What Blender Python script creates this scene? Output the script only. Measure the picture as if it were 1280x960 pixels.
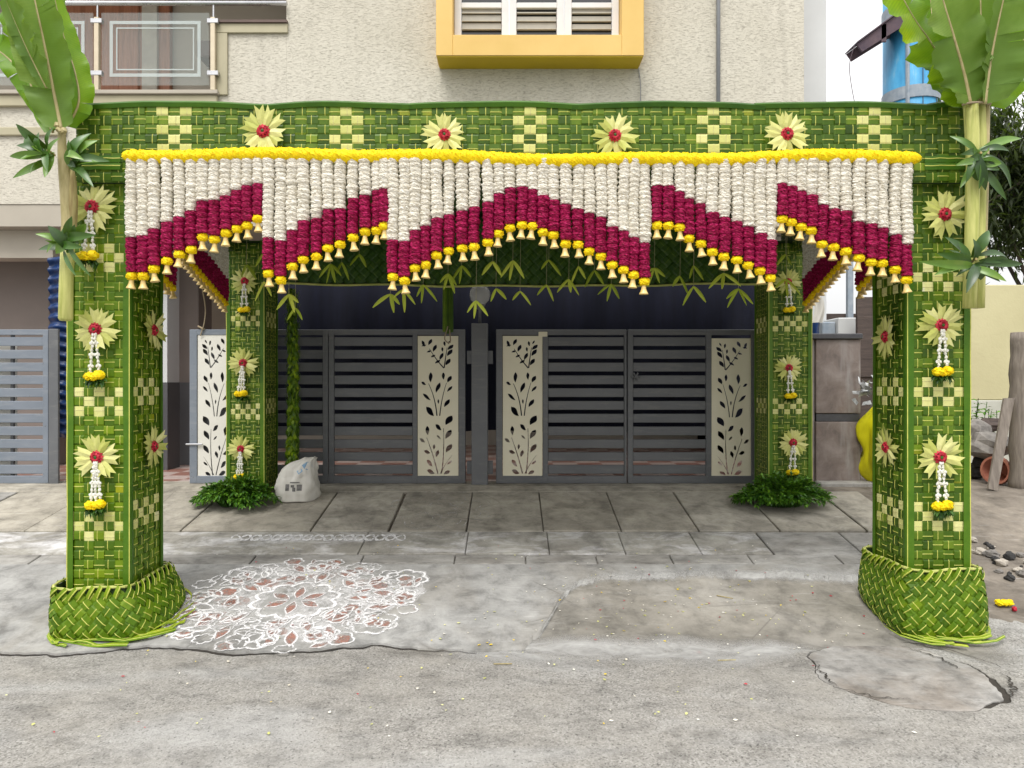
import bpy, bmesh, math, random
from mathutils import Vector, Matrix, noise as mnoise

R = random.Random(7)
pi = math.pi
for _o in list(bpy.data.objects):
    bpy.data.objects.remove(_o)
S = bpy.context.scene
COL = S.collection

# ------------------------------------------------------------------ camera, sky, sun, exposure
F_PX = 900.0          # focal length in pixels of a 1280 px wide picture
CAM_H = 1.55
cam_d = bpy.data.cameras.new('camera')
cam_d.sensor_width = 36.0
cam_d.lens = F_PX / 1280.0 * 36.0
cam_d.shift_y = -5.0 / 1280.0
cam_d.clip_start = 0.05
cam_d.clip_end = 3000.0
cam = bpy.data.objects.new('camera', cam_d)
cam.location = (0, 0, CAM_H)
cam.rotation_euler = (math.radians(90), 0, 0)
COL.objects.link(cam)
S.camera = cam

SUN_EL, SUN_AZ = 58.0, 200.0      # azimuth: compass angle clockwise from +Y; 200 = behind the camera, slightly left
world = bpy.data.worlds.new('World')
S.world = world
world.use_nodes = True
wn, wl = world.node_tree.nodes, world.node_tree.links
for n_ in list(wn):
    wn.remove(n_)
w_out = wn.new('ShaderNodeOutputWorld')
w_bg = wn.new('ShaderNodeBackground')
w_sky = wn.new('ShaderNodeTexSky')
w_sky.sky_type = 'NISHITA'
w_sky.sun_disc = False
w_sky.sun_elevation = math.radians(SUN_EL)
w_sky.sun_rotation = math.radians(SUN_AZ)
w_sky.air_density = 1.0
w_sky.dust_density = 5.0
w_sky.ozone_density = 1.0
w_hs = wn.new('ShaderNodeHueSaturation')
w_hs.inputs['Saturation'].default_value = 0.10
wl.new(w_sky.outputs[0], w_hs.inputs['Color'])
w_mx = wn.new('ShaderNodeMix')          # overcast: even white cloud over the clear-sky gradient
w_mx.data_type = 'RGBA'
w_mx.inputs[0].default_value = 0.85
w_tc = wn.new('ShaderNodeTexCoord')     # standard overcast luminance: zenith three times the horizon
w_sp = wn.new('ShaderNodeSeparateXYZ')
wl.new(w_tc.outputs['Generated'], w_sp.inputs[0])
w_m0 = wn.new('ShaderNodeMath'); w_m0.operation = 'MAXIMUM'; w_m0.inputs[1].default_value = 0.0
wl.new(w_sp.outputs['Z'], w_m0.inputs[0])
w_m1 = wn.new('ShaderNodeMath'); w_m1.operation = 'MULTIPLY_ADD'
w_m1.inputs[1].default_value = 6.2; w_m1.inputs[2].default_value = 3.3
wl.new(w_m0.outputs[0], w_m1.inputs[0])
wl.new(w_m1.outputs[0], w_mx.inputs[7])
wl.new(w_hs.outputs[0], w_mx.inputs[6])
wl.new(w_mx.outputs[2], w_bg.inputs['Color'])
w_bg.inputs['Strength'].default_value = 0.13
wl.new(w_bg.outputs[0], w_out.inputs['Surface'])

sun_d = bpy.data.lights.new('sun', 'SUN')
sun_d.energy = 1.15
sun_d.angle = math.radians(24)
sun_d.color = (1.0, 0.965, 0.91)
sun = bpy.data.objects.new('sun', sun_d)
_az, _el = math.radians(SUN_AZ), math.radians(SUN_EL)
_dir = Vector((math.sin(_az) * math.cos(_el), math.cos(_az) * math.cos(_el), math.sin(_el)))
sun.rotation_euler = (-_dir).to_track_quat('-Z', 'Y').to_euler()
sun.location = (0, -5, 12)
COL.objects.link(sun)

S.cycles.transparent_max_bounces = 24
S.view_settings.view_transform = 'Standard'
S.view_settings.look = 'None'
S.view_settings.gamma = 1.0
S.view_settings.use_curve_mapping = False
S.view_settings.exposure = 1.0

# ------------------------------------------------------------------ small helpers
def X(px, d): return (px - 640.0) * d / F_PX
def Z(py, d): return CAM_H - (py - 475.0) * d / F_PX
def pt(px, py, d): return Vector((X(px, d), d, Z(py, d)))
Y0, Y1, SL = 4.1, 6.9, 0.18
def g(y):
    return 0.0 if y < Y0 else (SL * (min(y, Y1) - Y0))
def lerp(a, b, t): return a + (b - a) * t
def catmull(pts, n):
    P = [Vector(p) for p in pts]
    P = [P[0] * 2 - P[1]] + P + [P[-1] * 2 - P[-2]]
    out = []
    for i in range(1, len(P) - 2):
        for k in range(n):
            t = k / n
            a, b, c, d = P[i - 1], P[i], P[i + 1], P[i + 2]
            out.append(0.5 * ((2 * b) + (c - a) * t + (2 * a - 5 * b + 4 * c - d) * t * t + (3 * b - a - 3 * c + d) * t ** 3))
    out.append(P[-2].copy())
    return out

# ------------------------------------------------------------------ materials
class NT:
    def __init__(s, name):
        s.m = bpy.data.materials.new(name)
        s.m.use_nodes = True
        s.n, s.l = s.m.node_tree.nodes, s.m.node_tree.links
        for q in list(s.n):
            s.n.remove(q)
        s.out = s.n.new('ShaderNodeOutputMaterial')
        s.co = None
    def coords(s):
        if s.co is None:
            s.co = s.n.new('ShaderNodeTexCoord').outputs['Object']
        return s.co
    def world(s):
        return s.n.new('ShaderNodeNewGeometry').outputs['Position']
    def map(s, vec, scale=(1, 1, 1), rot=(0, 0, 0), loc=(0, 0, 0)):
        q = s.n.new('ShaderNodeMapping')
        q.inputs['Scale'].default_value = scale
        q.inputs['Rotation'].default_value = rot
        q.inputs['Location'].default_value = loc
        s.l.new(vec, q.inputs['Vector'])
        return q.outputs[0]
    def noise(s, vec, scale, detail=4, rough=.55, dist=0.0):
        q = s.n.new('ShaderNodeTexNoise')
        q.inputs['Scale'].default_value = scale
        q.inputs['Detail'].default_value = detail
        q.inputs['Roughness'].default_value = rough
        q.inputs['Distortion'].default_value = dist
        s.l.new(vec, q.inputs['Vector'])
        return q.outputs['Fac']
    def voro(s, vec, scale, out='Distance', feature='F1'):
        q = s.n.new('ShaderNodeTexVoronoi')
        q.feature = feature
        q.inputs['Scale'].default_value = scale
        s.l.new(vec, q.inputs['Vector'])
        return q.outputs[out]
    def ramp(s, fac, stops):
        q = s.n.new('ShaderNodeValToRGB')
        e = q.color_ramp.elements
        while len(e) > 1:
            e.remove(e[-1])
        for i, (p, c) in enumerate(stops):
            if not hasattr(c, '__len__'):
                c = (c, c, c)
            el = e[0] if i == 0 else e.new(p)
            el.position = p
            el.color = (c[0], c[1], c[2], 1)
        s.l.new(fac, q.inputs['Fac'])
        return q.outputs['Color']
    def mix(s, fac, a, b, mode='MIX'):
        q = s.n.new('ShaderNodeMix')
        q.data_type = 'RGBA'
        q.blend_type = mode
        q.clamp_factor = True
        for sock, v in ((q.inputs[0], fac), (q.inputs[6], a), (q.inputs[7], b)):
            if hasattr(v, 'default_value') or hasattr(v, 'is_linked'):
                s.l.new(v, sock)
            elif hasattr(v, '__len__'):
                sock.default_value = (v[0], v[1], v[2], 1)
            else:
                sock.default_value = v
        return q.outputs[2]
    def math(s, op, a, b=None, c=None):
        q = s.n.new('ShaderNodeMath')
        q.operation = op
        for i, v in enumerate((a, b, c)):
            if v is None:
                continue
            if hasattr(v, 'is_linked'):
                s.l.new(v, q.inputs[i])
            else:
                q.inputs[i].default_value = v
        return q.outputs[0]
    def attr(s, name):
        q = s.n.new('ShaderNodeAttribute')
        q.attribute_name = name
        return q.outputs['Fac']
    def rnd(s):
        return s.n.new('ShaderNodeObjectInfo').outputs['Random']
    def bump(s, h, strength=.3, dist=.01):
        q = s.n.new('ShaderNodeBump')
        q.inputs['Strength'].default_value = strength
        q.inputs['Distance'].default_value = dist
        s.l.new(h, q.inputs['Height'])
        return q.outputs[0]
    def bsdf(s, col, rough=.6, normal=None, metal=0.0, spec=.5, trans=0.0, transcol=None, alpha=None, coat=0.0):
        q = s.n.new('ShaderNodeBsdfPrincipled')
        def put(name, v):
            if hasattr(v, 'is_linked'):
                s.l.new(v, q.inputs[name])
            elif hasattr(v, '__len__'):
                q.inputs[name].default_value = (v[0], v[1], v[2], 1)
            else:
                q.inputs[name].default_value = v
        put('Base Color', col)
        put('Roughness', rough)
        put('Metallic', metal)
        put('Specular IOR Level', spec)
        if coat:
            put('Coat Weight', coat)
        if alpha is not None:
            put('Alpha', alpha)
        if normal is not None:
            s.l.new(normal, q.inputs['Normal'])
        o = q.outputs[0]
        if trans > 0:
            t = s.n.new('ShaderNodeBsdfTranslucent')
            tc = transcol if transcol is not None else col
            if hasattr(tc, 'is_linked'):
                s.l.new(tc, t.inputs['Color'])
            else:
                t.inputs['Color'].default_value = (tc[0], tc[1], tc[2], 1)
            mx = s.n.new('ShaderNodeMixShader')
            mx.inputs[0].default_value = trans
            s.l.new(o, mx.inputs[1])
            s.l.new(t.outputs[0], mx.inputs[2])
            o = mx.outputs[0]
        s.l.new(o, s.out.inputs['Surface'])
        return s.m

def plain(name, c1, c2=None, scale=6.0, rough=.6, bump=None, spec=.4, metal=0.0, stretch=(1, 1, 1), detail=5, coat=0.0):
    t = NT(name)
    v = t.map(t.coords(), stretch)
    nz = t.noise(v, scale, detail)
    c2 = c2 or tuple(x * .8 for x in c1)
    col = t.ramp(nz, [(.3, c2), (.7, c1)])
    nrm = None
    if bump:
        nrm = t.bump(t.noise(v, bump[0], 6), bump[1], bump[2] if len(bump) > 2 else .01)
    rr = t.math('MULTIPLY_ADD', nz, .25, rough - .12)
    return t.bsdf(col, rr, nrm, metal, spec, coat=coat)

def leafmat(name, dark, mid, light, rough=.45, trans=.12, spec=.32, vein=None, veinfreq=0.0, streak=90):
    """leaf with tint (face attribute 0..1) and fine lengthwise streaks"""
    t = NT(name)
    co = t.coords()
    ti = t.attr('tint')
    nz = t.noise(co, 9.0, 3)
    f = t.math('ADD', t.math('MULTIPLY', ti, .75), t.math('MULTIPLY_ADD', nz, .5, -.12))
    col = t.ramp(f, [(.08, dark), (.5, mid), (.88, light), (1.0, tuple(min(.8, x * y) for x, y in zip(light, (1.55, 1.12, 1.3))))])
    if streak:
        st = t.noise(t.map(co, (1, 1, 1)), streak, 2)
        col = t.mix(t.math('MULTIPLY', st, .55), col, t.mix(1.0, col, (.55, .6, .5), 'MULTIPLY'))
    if veinfreq:
        su = t.attr('su')
        w = t.math('SINE', t.math('MULTIPLY', su, veinfreq))
        w2 = t.math('MULTIPLY_ADD', w, .5, .5)
        col = t.mix(t.math('MULTIPLY', w2, .35), col, vein)
    return t.bsdf(col, rough, None, 0, spec, trans, t.mix(.6, col, (.35, .55, .03)))

M = {}
M['leaf'] = leafmat('palm_leaf', (.014, .040, .002), (.066, .138, .005), (.19, .285, .018))
M['leaf_l'] = leafmat('lime_lit_palm_leaf', (.024, .062, .001), (.092, .185, .003), (.26, .36, .008))  # yellower, brighter palm leaf; carries the lit tone of the left pillar
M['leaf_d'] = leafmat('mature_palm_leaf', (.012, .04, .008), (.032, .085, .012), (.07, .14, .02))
M['trim'] = leafmat('folded_palm_leaf', (.025, .085, .005), (.062, .16, .007), (.15, .27, .016), rough=.4)
M['rib'] = plain('leaf_midrib', (.58, .56, .13), (.40, .42, .07), 20, .5)
M['ribg'] = plain('leaf_rachis', (.50, .50, .16), (.32, .36, .08), 12, .5)
M['cream'] = leafmat('tender_palm_leaf', (.50, .52, .12), (.72, .70, .26), (.84, .81, .40), rough=.55, trans=.1)
M['creamrib'] = plain('tender_midrib', (.55, .52, .22), None, 20, .5)
M['core'] = plain('pillar_core', (.03, .06, .012), None, 8, .8)

def petalmat(name, dark, mid, light, rough=.65, trans=.15, sheen=0):
    t = NT(name)
    ti = t.attr('tint')
    nz = t.noise(t.coords(), 55.0, 2)
    f = t.math('ADD', t.math('MULTIPLY', ti, .7), t.math('MULTIPLY_ADD', nz, .6, -.15))
    col = t.ramp(f, [(.05, dark), (.5, mid), (.95, light)])
    return t.bsdf(col, rough, None, 0, .3, trans, col)
M['white_fl'] = petalmat('white_tuberose', (.62, .56, .44), (.82, .78, .68), (.91, .89, .83))
M['magenta'] = petalmat('magenta_petals', (.11, .001, .014), (.31, .002, .054), (.56, .014, .14))
M['marigold'] = petalmat('marigold_petals', (.78, .52, .0005), (.93, .69, .001), (.95, .80, .010))
M['orange'] = petalmat('orange_marigold', (.55, .22, .002), (.80, .42, .004), (.9, .55, .02))
M['red_fl'] = petalmat('red_petals', (.20, .004, .012), (.46, .015, .035), (.66, .06, .09))
M['bell'] = plain('bell_pale_gold', (.82, .63, .27), (.60, .42, .13), 40, .38, spec=.6)
M['jasmine'] = petalmat('jasmine_buds', (.62, .60, .48), (.80, .79, .70), (.9, .9, .86))
M['green_dk'] = leafmat('small_green_leaf', (.01, .035, .006), (.03, .09, .012), (.07, .16, .02), streak=0)
M['mango'] = leafmat('mango_leaf', (.014, .045, .008), (.045, .12, .014), (.13, .25, .028), rough=.36, trans=.12, streak=0, spec=.6)
M['ban_u'] = leafmat('banana_leaf_underside', (.055, .125, .014), (.13, .23, .034), (.27, .38, .085), rough=.5, trans=.32, vein=(.13, .22, .045), veinfreq=420.0, streak=0)
M['ban_t'] = leafmat('banana_leaf_top', (.035, .115, .002), (.125, .29, .003), (.33, .50, .010), rough=.38, trans=.42, vein=(.08, .19, .015), veinfreq=420.0, streak=0)
M['ban_rib'] = plain('banana_midrib', (.50, .42, .22), (.28, .24, .09), 11, .55, (40, .3, .004), stretch=(3, 3, .7))
M['ban_stem'] = plain('banana_stem', (.58, .57, .20), (.30, .33, .07), 9, .5, (40, .3, .004), stretch=(5, 5, .5))
M['ban_dry'] = plain('banana_sheath', (.42, .36, .15), (.22, .16, .06), 9, .7, stretch=(5, 5, .8))
M['thread'] = plain('thread', (.35, .33, .18), None, 20, .8)
M['tassel'] = leafmat('tassel_leaf', (.20, .27, .02), (.40, .50, .04), (.60, .66, .09), rough=.5, trans=.25, streak=0)
# ------------------------------------------------------------------ mesh builder
WL = {}          # world position of every empty and mesh that parents something
class MB:
    def __init__(s):
        s.v, s.f, s.mi, s.ti, s.su = [], [], [], [], []
    def vert(s, p, su=0.0):
        s.v.append((p[0], p[1], p[2])); s.su.append(su)
        return len(s.v) - 1
    def face(s, idx, m=0, t=None):
        s.f.append(tuple(idx)); s.mi.append(m); s.ti.append(R.random() if t is None else t)
    def poly(s, pts, m=0, t=None):
        s.face([s.vert(p) for p in pts], m, t)
    def box(s, a, b, m=0, t=.5):
        x0, y0, z0 = a; x1, y1, z1 = b
        i = [s.vert(p) for p in ((x0, y0, z0), (x1, y0, z0), (x1, y1, z0), (x0, y1, z0), (x0, y0, z1), (x1, y0, z1), (x1, y1, z1), (x0, y1, z1))]
        for q in ((0, 3, 2, 1), (4, 5, 6, 7), (0, 1, 5, 4), (1, 2, 6, 5), (2, 3, 7, 6), (3, 0, 4, 7)):
            s.face([i[k] for k in q], m, t)
    def bbox(s, a, b, bev=.006, m=0, t=.5):
        """box with chamfered edges"""
        bm = bmesh.new()
        bmesh.ops.create_cube(bm, size=1)
        for v in bm.verts:
            v.co = Vector([lerp(a[k], b[k], v.co[k] + .5) for k in range(3)])
        bmesh.ops.bevel(bm, geom=bm.edges[:], offset=bev, segments=1, affect='EDGES', profile=.5)
        s.addbm(bm, m, t)
    def addbm(s, bm, m=0, t=.5, mat=None):
        off = len(s.v)
        bm.verts.index_update()
        for v in bm.verts:
            c = mat @ v.co if mat else v.co
            s.vert(c)
        for f in bm.faces:
            s.face([off + v.index for v in f.verts], m, t)
        bm.free()
    def tube(s, pts, rad, n=8, m=0, t=None, cap=True, jit=0.0):
        pts = [Vector(p) for p in pts]
        rings = []
        up = None
        for i, p in enumerate(pts):
            T = (pts[min(i + 1, len(pts) - 1)] - pts[max(i - 1, 0)])
            T = T.normalized() if T.length > 1e-9 else Vector((0, 0, 1))
            if up is None:
                up = Vector((0, 1, 0)) if abs(T.y) < .9 else Vector((1, 0, 0))
            a = T.cross(up).normalized(); up = a.cross(T).normalized()
            r = rad[i] if hasattr(rad, '__len__') else rad
            rings.append([s.vert(p + (a * math.cos(2 * pi * k / n) + up * math.sin(2 * pi * k / n)) * r * (1 + jit * (R.random() - .5) * 2), i / max(1, len(pts) - 1)) for k in range(n)])
        for i in range(len(rings) - 1):
            for k in range(n):
                s.face((rings[i][k], rings[i][(k + 1) % n], rings[i + 1][(k + 1) % n], rings[i + 1][k]), m, t)
        if cap:
            s.face(rings[0][::-1], m, t); s.face(rings[-1], m, t)
    def lathe(s, prof, c, n=12, m=0, t=None, jit=0.0, axis=None):
        c = Vector(c)
        rings = []
        for r, z in prof:
            rings.append([s.vert(c + Vector((r * math.cos(2 * pi * k / n) * (1 + jit * R.uniform(-1, 1)), r * math.sin(2 * pi * k / n) * (1 + jit * R.uniform(-1, 1)), z))) for k in range(n)])
        for i in range(len(rings) - 1):
            for k in range(n):
                s.face((rings[i][k], rings[i][(k + 1) % n], rings[i + 1][(k + 1) % n], rings[i + 1][k]), m, t)
        s.face(rings[0][::-1], m, t); s.face(rings[-1], m, t)
    def blob(s, c, r, n=10, k=7, jit=.12, m=0, sq=(1, 1, 1)):
        c = Vector(c)
        rings = []
        for i in range(k + 1):
            th = pi * i / k
            rings.append([s.vert(c + Vector((sq[0] * r * math.sin(th) * math.cos(2 * pi * j / n), sq[1] * r * math.sin(th) * math.sin(2 * pi * j / n), sq[2] * r * math.cos(th))) * (1 + R.uniform(-jit, jit))) for j in range(n)])
        for i in range(k):
            for j in range(n):
                s.face((rings[i][j], rings[i + 1][j], rings[i + 1][(j + 1) % n], rings[i][(j + 1) % n]), m)
    def sheet(s, fn, nu, nv, m=0, t=None, close=False):
        ids = [[s.vert(fn(i / nu, j / nv)) for i in range(nu + 1)] for j in range(nv + 1)]
        for j in range(nv):
            for i in range(nu):
                s.face((ids[j][i], ids[j][i + 1], ids[j + 1][i + 1], ids[j + 1][i]), m, t)
    def build(s, name, mats, parent=None, smooth=False, kind=None, origin=None, label=None, cat=None, group=None):
        xs = [p[0] for p in s.v]; ys = [p[1] for p in s.v]; zs = [p[2] for p in s.v]
        o = Vector(origin) if origin is not None else Vector(((min(xs) + max(xs)) / 2, (min(ys) + max(ys)) / 2, min(zs)))
        me = bpy.data.meshes.new(name)
        me.from_pydata([(p[0] - o.x, p[1] - o.y, p[2] - o.z) for p in s.v], [], s.f)
        if not isinstance(mats, (list, tuple)):
            mats = [mats]
        for q in mats:
            me.materials.append(M[q] if isinstance(q, str) else q)
        me.polygons.foreach_set('material_index', s.mi)
        a = me.attributes.new('tint', 'FLOAT', 'FACE'); a.data.foreach_set('value', s.ti)
        if any(s.su):
            a = me.attributes.new('su', 'FLOAT', 'POINT'); a.data.foreach_set('value', s.su)
        if smooth:
            me.polygons.foreach_set('use_smooth', [True] * len(me.polygons))
        me.update()
        ob = bpy.data.objects.new(name, me)
        COL.objects.link(ob)
        place(ob, o, parent)
        tag(ob, label, cat, group, kind)
        return ob

def place(ob, o, parent=None):
    WL[ob.name] = Vector(o)
    if parent is not None:
        ob.parent = parent
        ob.location = Vector(o) - WL[parent.name]
    else:
        ob.location = o
def tag(o, label=None, cat=None, group=None, kind=None):
    if label: o['label'] = label
    if cat: o['category'] = cat
    if group: o['group'] = group
    if kind: o['kind'] = kind
    return o
def thing(name, loc, label=None, cat=None, group=None, parent=None, kind=None):
    o = bpy.data.objects.new(name, None)
    o.empty_display_size = .1
    COL.objects.link(o)
    place(o, Vector(loc), parent)
    return tag(o, label, cat, group, kind)
def copy_tree(o, parent=None):
    c = o.copy(); COL.objects.link(c)
    if parent is not None: c.parent = parent
    for ch in o.children:
        copy_tree(ch, c)
    return c
ORD = ['zeroth', 'first', 'second', 'third', 'fourth', 'fifth', 'sixth', 'seventh', 'eighth', 'ninth', 'tenth', 'eleventh', 'twelfth', 'thirteenth',
       'fourteenth', 'fifteenth', 'sixteenth', 'seventeenth', 'eighteenth', 'nineteenth', 'twentieth', 'twenty-first', 'twenty-second', 'twenty-third',
       'twenty-fourth', 'twenty-fifth', 'twenty-sixth', 'twenty-seventh', 'twenty-eighth', 'twenty-ninth', 'thirtieth', 'thirty-first', 'thirty-second']

# ------------------------------------------------------------------ weaving
def ribbon(mb, P, N, W, w, mo, tints, ma=0, mr=1, rib=.0028, lift=.0016):
    """leaf strip through points P with normals N and width directions W; midrib offset mo (-.5...5 of the width)"""
    rows = []
    for p, n, wd in zip(P, N, W):
        rows.append([mb.vert(p - wd * w * .5 - n * .0012), mb.vert(p + wd * (w * mo - rib)), mb.vert(p + wd * (w * mo) + n * lift), mb.vert(p + wd * (w * mo + rib)), mb.vert(p + wd * w * .5 - n * .0012)])
    for i in range(len(rows) - 1):
        a, b = rows[i], rows[i + 1]
        t = tints[min(i, len(tints) - 1)]
        mb.face((a[0], a[1], b[1], b[0]), ma, t)
        mb.face((a[1], a[2], b[2], b[1]), mr, t)
        mb.face((a[2], a[3], b[3], b[2]), mr, t)
        mb.face((a[3], a[4], b[4], b[3]), ma, min(1, t + .06))

def weave_face(O, U, V, N, cols, rows, parent=None, joined=None, mats=('leaf', 'rib', 'cream', 'creamrib'), cream_rows=(), cream_cols=(), hh=.0036, base=.45, name='leaf_strip'):
    """plain weave: cols = [(u, width)], rows = [(v, height)] from the face origin O"""
    U, V, N, O = Vector(U), Vector(V), Vector(N), Vector(O)
    def strip(a, across, vertical, cream):
        c0, cw = a
        mb = joined if joined is not None else MB()
        P, T = [], []
        tb = base + R.uniform(-.2, .2)
        seq = across
        c_i = a_i
        wob = R.uniform(-.004, .004); tl = R.uniform(-.008, .008)
        for k, (r0, rh) in enumerate(seq):
            over = ((c_i + k) % 2 == 0) == vertical
            h = (hh if over else -hh) + R.uniform(-.0012, .0012)
            tt = max(0, tb + R.uniform(-.17, .17)) + (.4 if R.random() < .035 else 0)
            for e in (-.34, .34):
                if vertical:
                    p = O + U * (c0 + wob * math.sin(k * .7)) + V * (r0 + rh * e) + N * h
                else:
                    p = O + U * (r0 + rh * e) + V * (c0 + wob * math.sin(k * .9) + tl * (r0 - seq[len(seq) // 2][0]) * (1 if len(seq) < 20 else 0)) + N * h
                P.append(p); T.append(tt)
        # run on to both ends
        first, last = seq[0], seq[-1]
        if vertical:
            P.insert(0, O + U * c0 + V * (first[0] - first[1] * .6) - N * hh); P.append(O + U * c0 + V * (last[0] + last[1] * .6) - N * hh)
        else:
            P.insert(0, O + U * (first[0] - first[1] * .6) + V * c0 - N * hh); P.append(O + U * (last[0] + last[1] * .6) + V * c0 - N * hh)
        T.insert(0, T[0]); T.append(T[-1])
        n = len(P)
        ma, mr = (2, 3) if cream else (0, 1)
        ribbon(mb, P, [N] * n, [U if vertical else V] * n, cw * R.uniform(.93, 1.03), R.uniform(-.16, .16), T, ma, mr, rib=.0023)
        if joined is None:
            ob = mb.build(name, list(mats), parent)
            if cream: ob['label'] = 'cream tender leaf strip woven through the green'
    for a_i, a in enumerate(cols):
        strip(a, rows, True, a_i in cream_cols)
    for a_i, a in enumerate(rows):
        strip(a, cols, False, a_i in cream_rows)

def diag_weave(Sfn, W, H, p, parent=None, joined=None, mats=('leaf', 'rib'), hh=.006, base=.5, closed=False, name='leaf_strip', slope=1.0):
    """plaited palm mat on a surface Sfn(s,t)->(pos,normal), s along 0..W, t up 0..H; strips cross every p along s"""
    n = int(round(W / p))
    p = W / n
    ext = int(math.ceil(2 * H / p))
    for fam in (0, 1):
        rng = range(0, n) if closed else range(-ext, n + ext)
        for i in rng:
            P, N, Wd, T = [], [], [], []
            tb = base + R.uniform(-.13, .13)
            k = 0
            t = 0.0
            K = int(math.floor(2 * H / p + 1e-6))
            for kk in range(0, K + 1):
                over = (kk % 2 == 0) == (fam == 0)
                tt = min(1, max(0, tb + R.uniform(-.12, .12)))
                for e in (-.3, .3):
                    t = (kk + e) * p / 2
                    if t < 0 or t > H: continue
                    s = i * p + t * (1 if fam == 0 else -1)
                    if not closed and (s < 0 or s > W): continue
                    pos, nn = Sfn(s % W if closed else s, t)
                    pos2, _ = Sfn((s + .003 * (1 if fam == 0 else -1)) % W if closed else min(W, max(0, s + .003 * (1 if fam == 0 else -1))), min(H, t + .003))
                    d = (pos2 - pos)
                    if d.length < 1e-6 or d.length > .05: d = P[-1] - P[-2] if len(P) > 1 else Vector((1, 0, 1))
                    P.append(pos + nn * ((hh if over else -hh) + R.uniform(-.001, .001)))
                    N.append(nn); Wd.append(d.normalized().cross(nn).normalized()); T.append(tt)
            if len(P) < 3: continue
            mb = joined if joined is not None else MB()
            ribbon(mb, P, N, Wd, p * .7071 * R.uniform(.95, 1.06), R.uniform(-.1, .1), T, 0, 1, rib=.0026)
            if joined is None:
                mb.build(name, list(mats), parent)
# ================================================================== SETTING MATERIALS
def mat_road():
    t = NT('worn_road')
    w = t.world()
    big = t.noise(w, .9, 5, .6, .4)
    smear = t.ramp(t.noise(t.map(w, (.55, 1.4, 1), loc=(3.1, 1.7, 0)), 1.3, 5, .55, .6), [(.5, 0), (.66, 1)])
    fine = t.noise(w, 130, 3, .7)
    vor = t.voro(w, 120, 'Color')
    grit = t.ramp(t.math('MULTIPLY_ADD', vor, .5, t.math('MULTIPLY', fine, .5)), [(.24, (.07, .066, .06)), (.38, (.235, .224, .206)), (.62, (.335, .322, .30)), (.88, (.52, .505, .48))])
    base = t.mix(t.ramp(big, [(.35, 0), (.7, .55)]), grit, (.30, .285, .258))
    dust = t.ramp(t.noise(t.map(w, (1, 1, 1), loc=(7, 2, 0)), 2.2, 6, .62), [(.48, 0), (.68, .5)])
    base = t.mix(dust, base, t.mix(t.noise(w, 60, 2), (.335, .315, .28), (.275, .255, .222)))
    base = t.mix(t.math('MULTIPLY', smear, .5), base, t.mix(t.noise(w, 40, 3), (.44, .438, .43), (.35, .347, .338)))
    spk = t.ramp(t.noise(w, 62, 3, .6), [(.60, 0), (.68, .7)])
    base = t.mix(spk, base, (.09, .085, .08))
    mot = t.ramp(t.noise(t.map(w, (1, 1.5, 1)), 4.2, 9, .74, .4), [(.34, .66), (.5, 1.0), (.68, 1.16)])
    base = t.mix(1.0, base, mot, 'MULTIPLY')
    h = t.math('ADD', t.math('MULTIPLY', fine, .8), t.math('MULTIPLY', t.noise(w, 22, 4), 1.2))
    return t.bsdf(base, .85, t.bump(h, .9, .008), 0, .2)
def mat_concrete_fade(*a, **k):
    m = mat_concrete(*a, **k)
    nt = m.node_tree; b = [n for n in nt.nodes if n.type == 'BSDF_PRINCIPLED'][0]; at = nt.nodes.new('ShaderNodeAttribute'); at.attribute_name = 'su'
    nt.links.new(at.outputs['Fac'], b.inputs['Alpha'])
    return m
def mat_concrete(name, c1, c2, stain=(.15, .135, .115), stain_amt=.6, stretch=(1, 1, 1), loc=(0, 0, 0), chalk=0.0):
    t = NT(name)
    w = t.map(t.world(), stretch, loc=loc)
    a = t.noise(w, 2.2, 6, .62, .5)
    b = t.noise(w, 38, 4, .6)
    base = t.ramp(a, [(.28, tuple(x * .8 for x in c2)), (.5, tuple((x + y) * .5 for x, y in zip(c1, c2))), (.72, tuple(x * 1.14 for x in c1))])
    base = t.mix(t.math('MULTIPLY', t.rnd(), .32), base, t.mix(1.0, base, (.72, .69, .64), 'MULTIPLY'))
    base = t.mix(t.math('MULTIPLY', b, .5), base, t.mix(1.0, base, (.7, .69, .67), 'MULTIPLY'))
    st = t.ramp(t.noise(w, 1.1, 7, .66, .9), [(.46, 0), (.66, stain_amt)])
    base = t.mix(st, base, stain)
    sp = t.ramp(t.noise(w, 75, 2), [(.68, 0), (.76, .6)])
    base = t.mix(sp, base, (.13, .12, .11))
    scr = t.ramp(t.noise(t.map(t.world(), (3, 26, 3), rot=(0, 0, .3)), 1.6, 5, .6), [(.60, 0), (.72, .35)])
    base = t.mix(scr, base, (.47, .46, .45))
    if chalk:
        ck = t.ramp(t.noise(t.map(t.world(), (1.0, 2.2, 1)), 2.4, 6, .66, .6), [(.46, 0), (.66, chalk)])
        base = t.mix(ck, base, (.66, .65, .66))
    mot = t.ramp(t.noise(t.map(t.world(), stretch, loc=(1.7, 9.3, 0)), 5.5, 9, .72, .3), [(.34, .62), (.5, 1.0), (.68, 1.22)])
    base = t.mix(1.0, base, mot, 'MULTIPLY')
    vein = t.ramp(t.voro(t.map(t.world(), (1, 1.6, 1), rot=(0, 0, .4)), 1.1, 'Distance', 'DISTANCE_TO_EDGE'), [(.0, .55), (.006, .0)])
    base = t.mix(t.math('MULTIPLY', vein, t.ramp(t.noise(t.world(), 1.7, 3), [(.5, 0), (.6, 1)])), base, (.10, .09, .08))
    h = t.math('ADD', b, t.math('MULTIPLY', t.noise(w, 9, 4), 1.5))
    return t.bsdf(base, .82, t.bump(h, .35, .006), 0, .25)
M['road'] = mat_road()
M['ground'] = mat_concrete('packed_ground', (.29, .255, .215), (.19, .165, .14), stain=(.10, .085, .07), stain_amt=.75)
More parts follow.
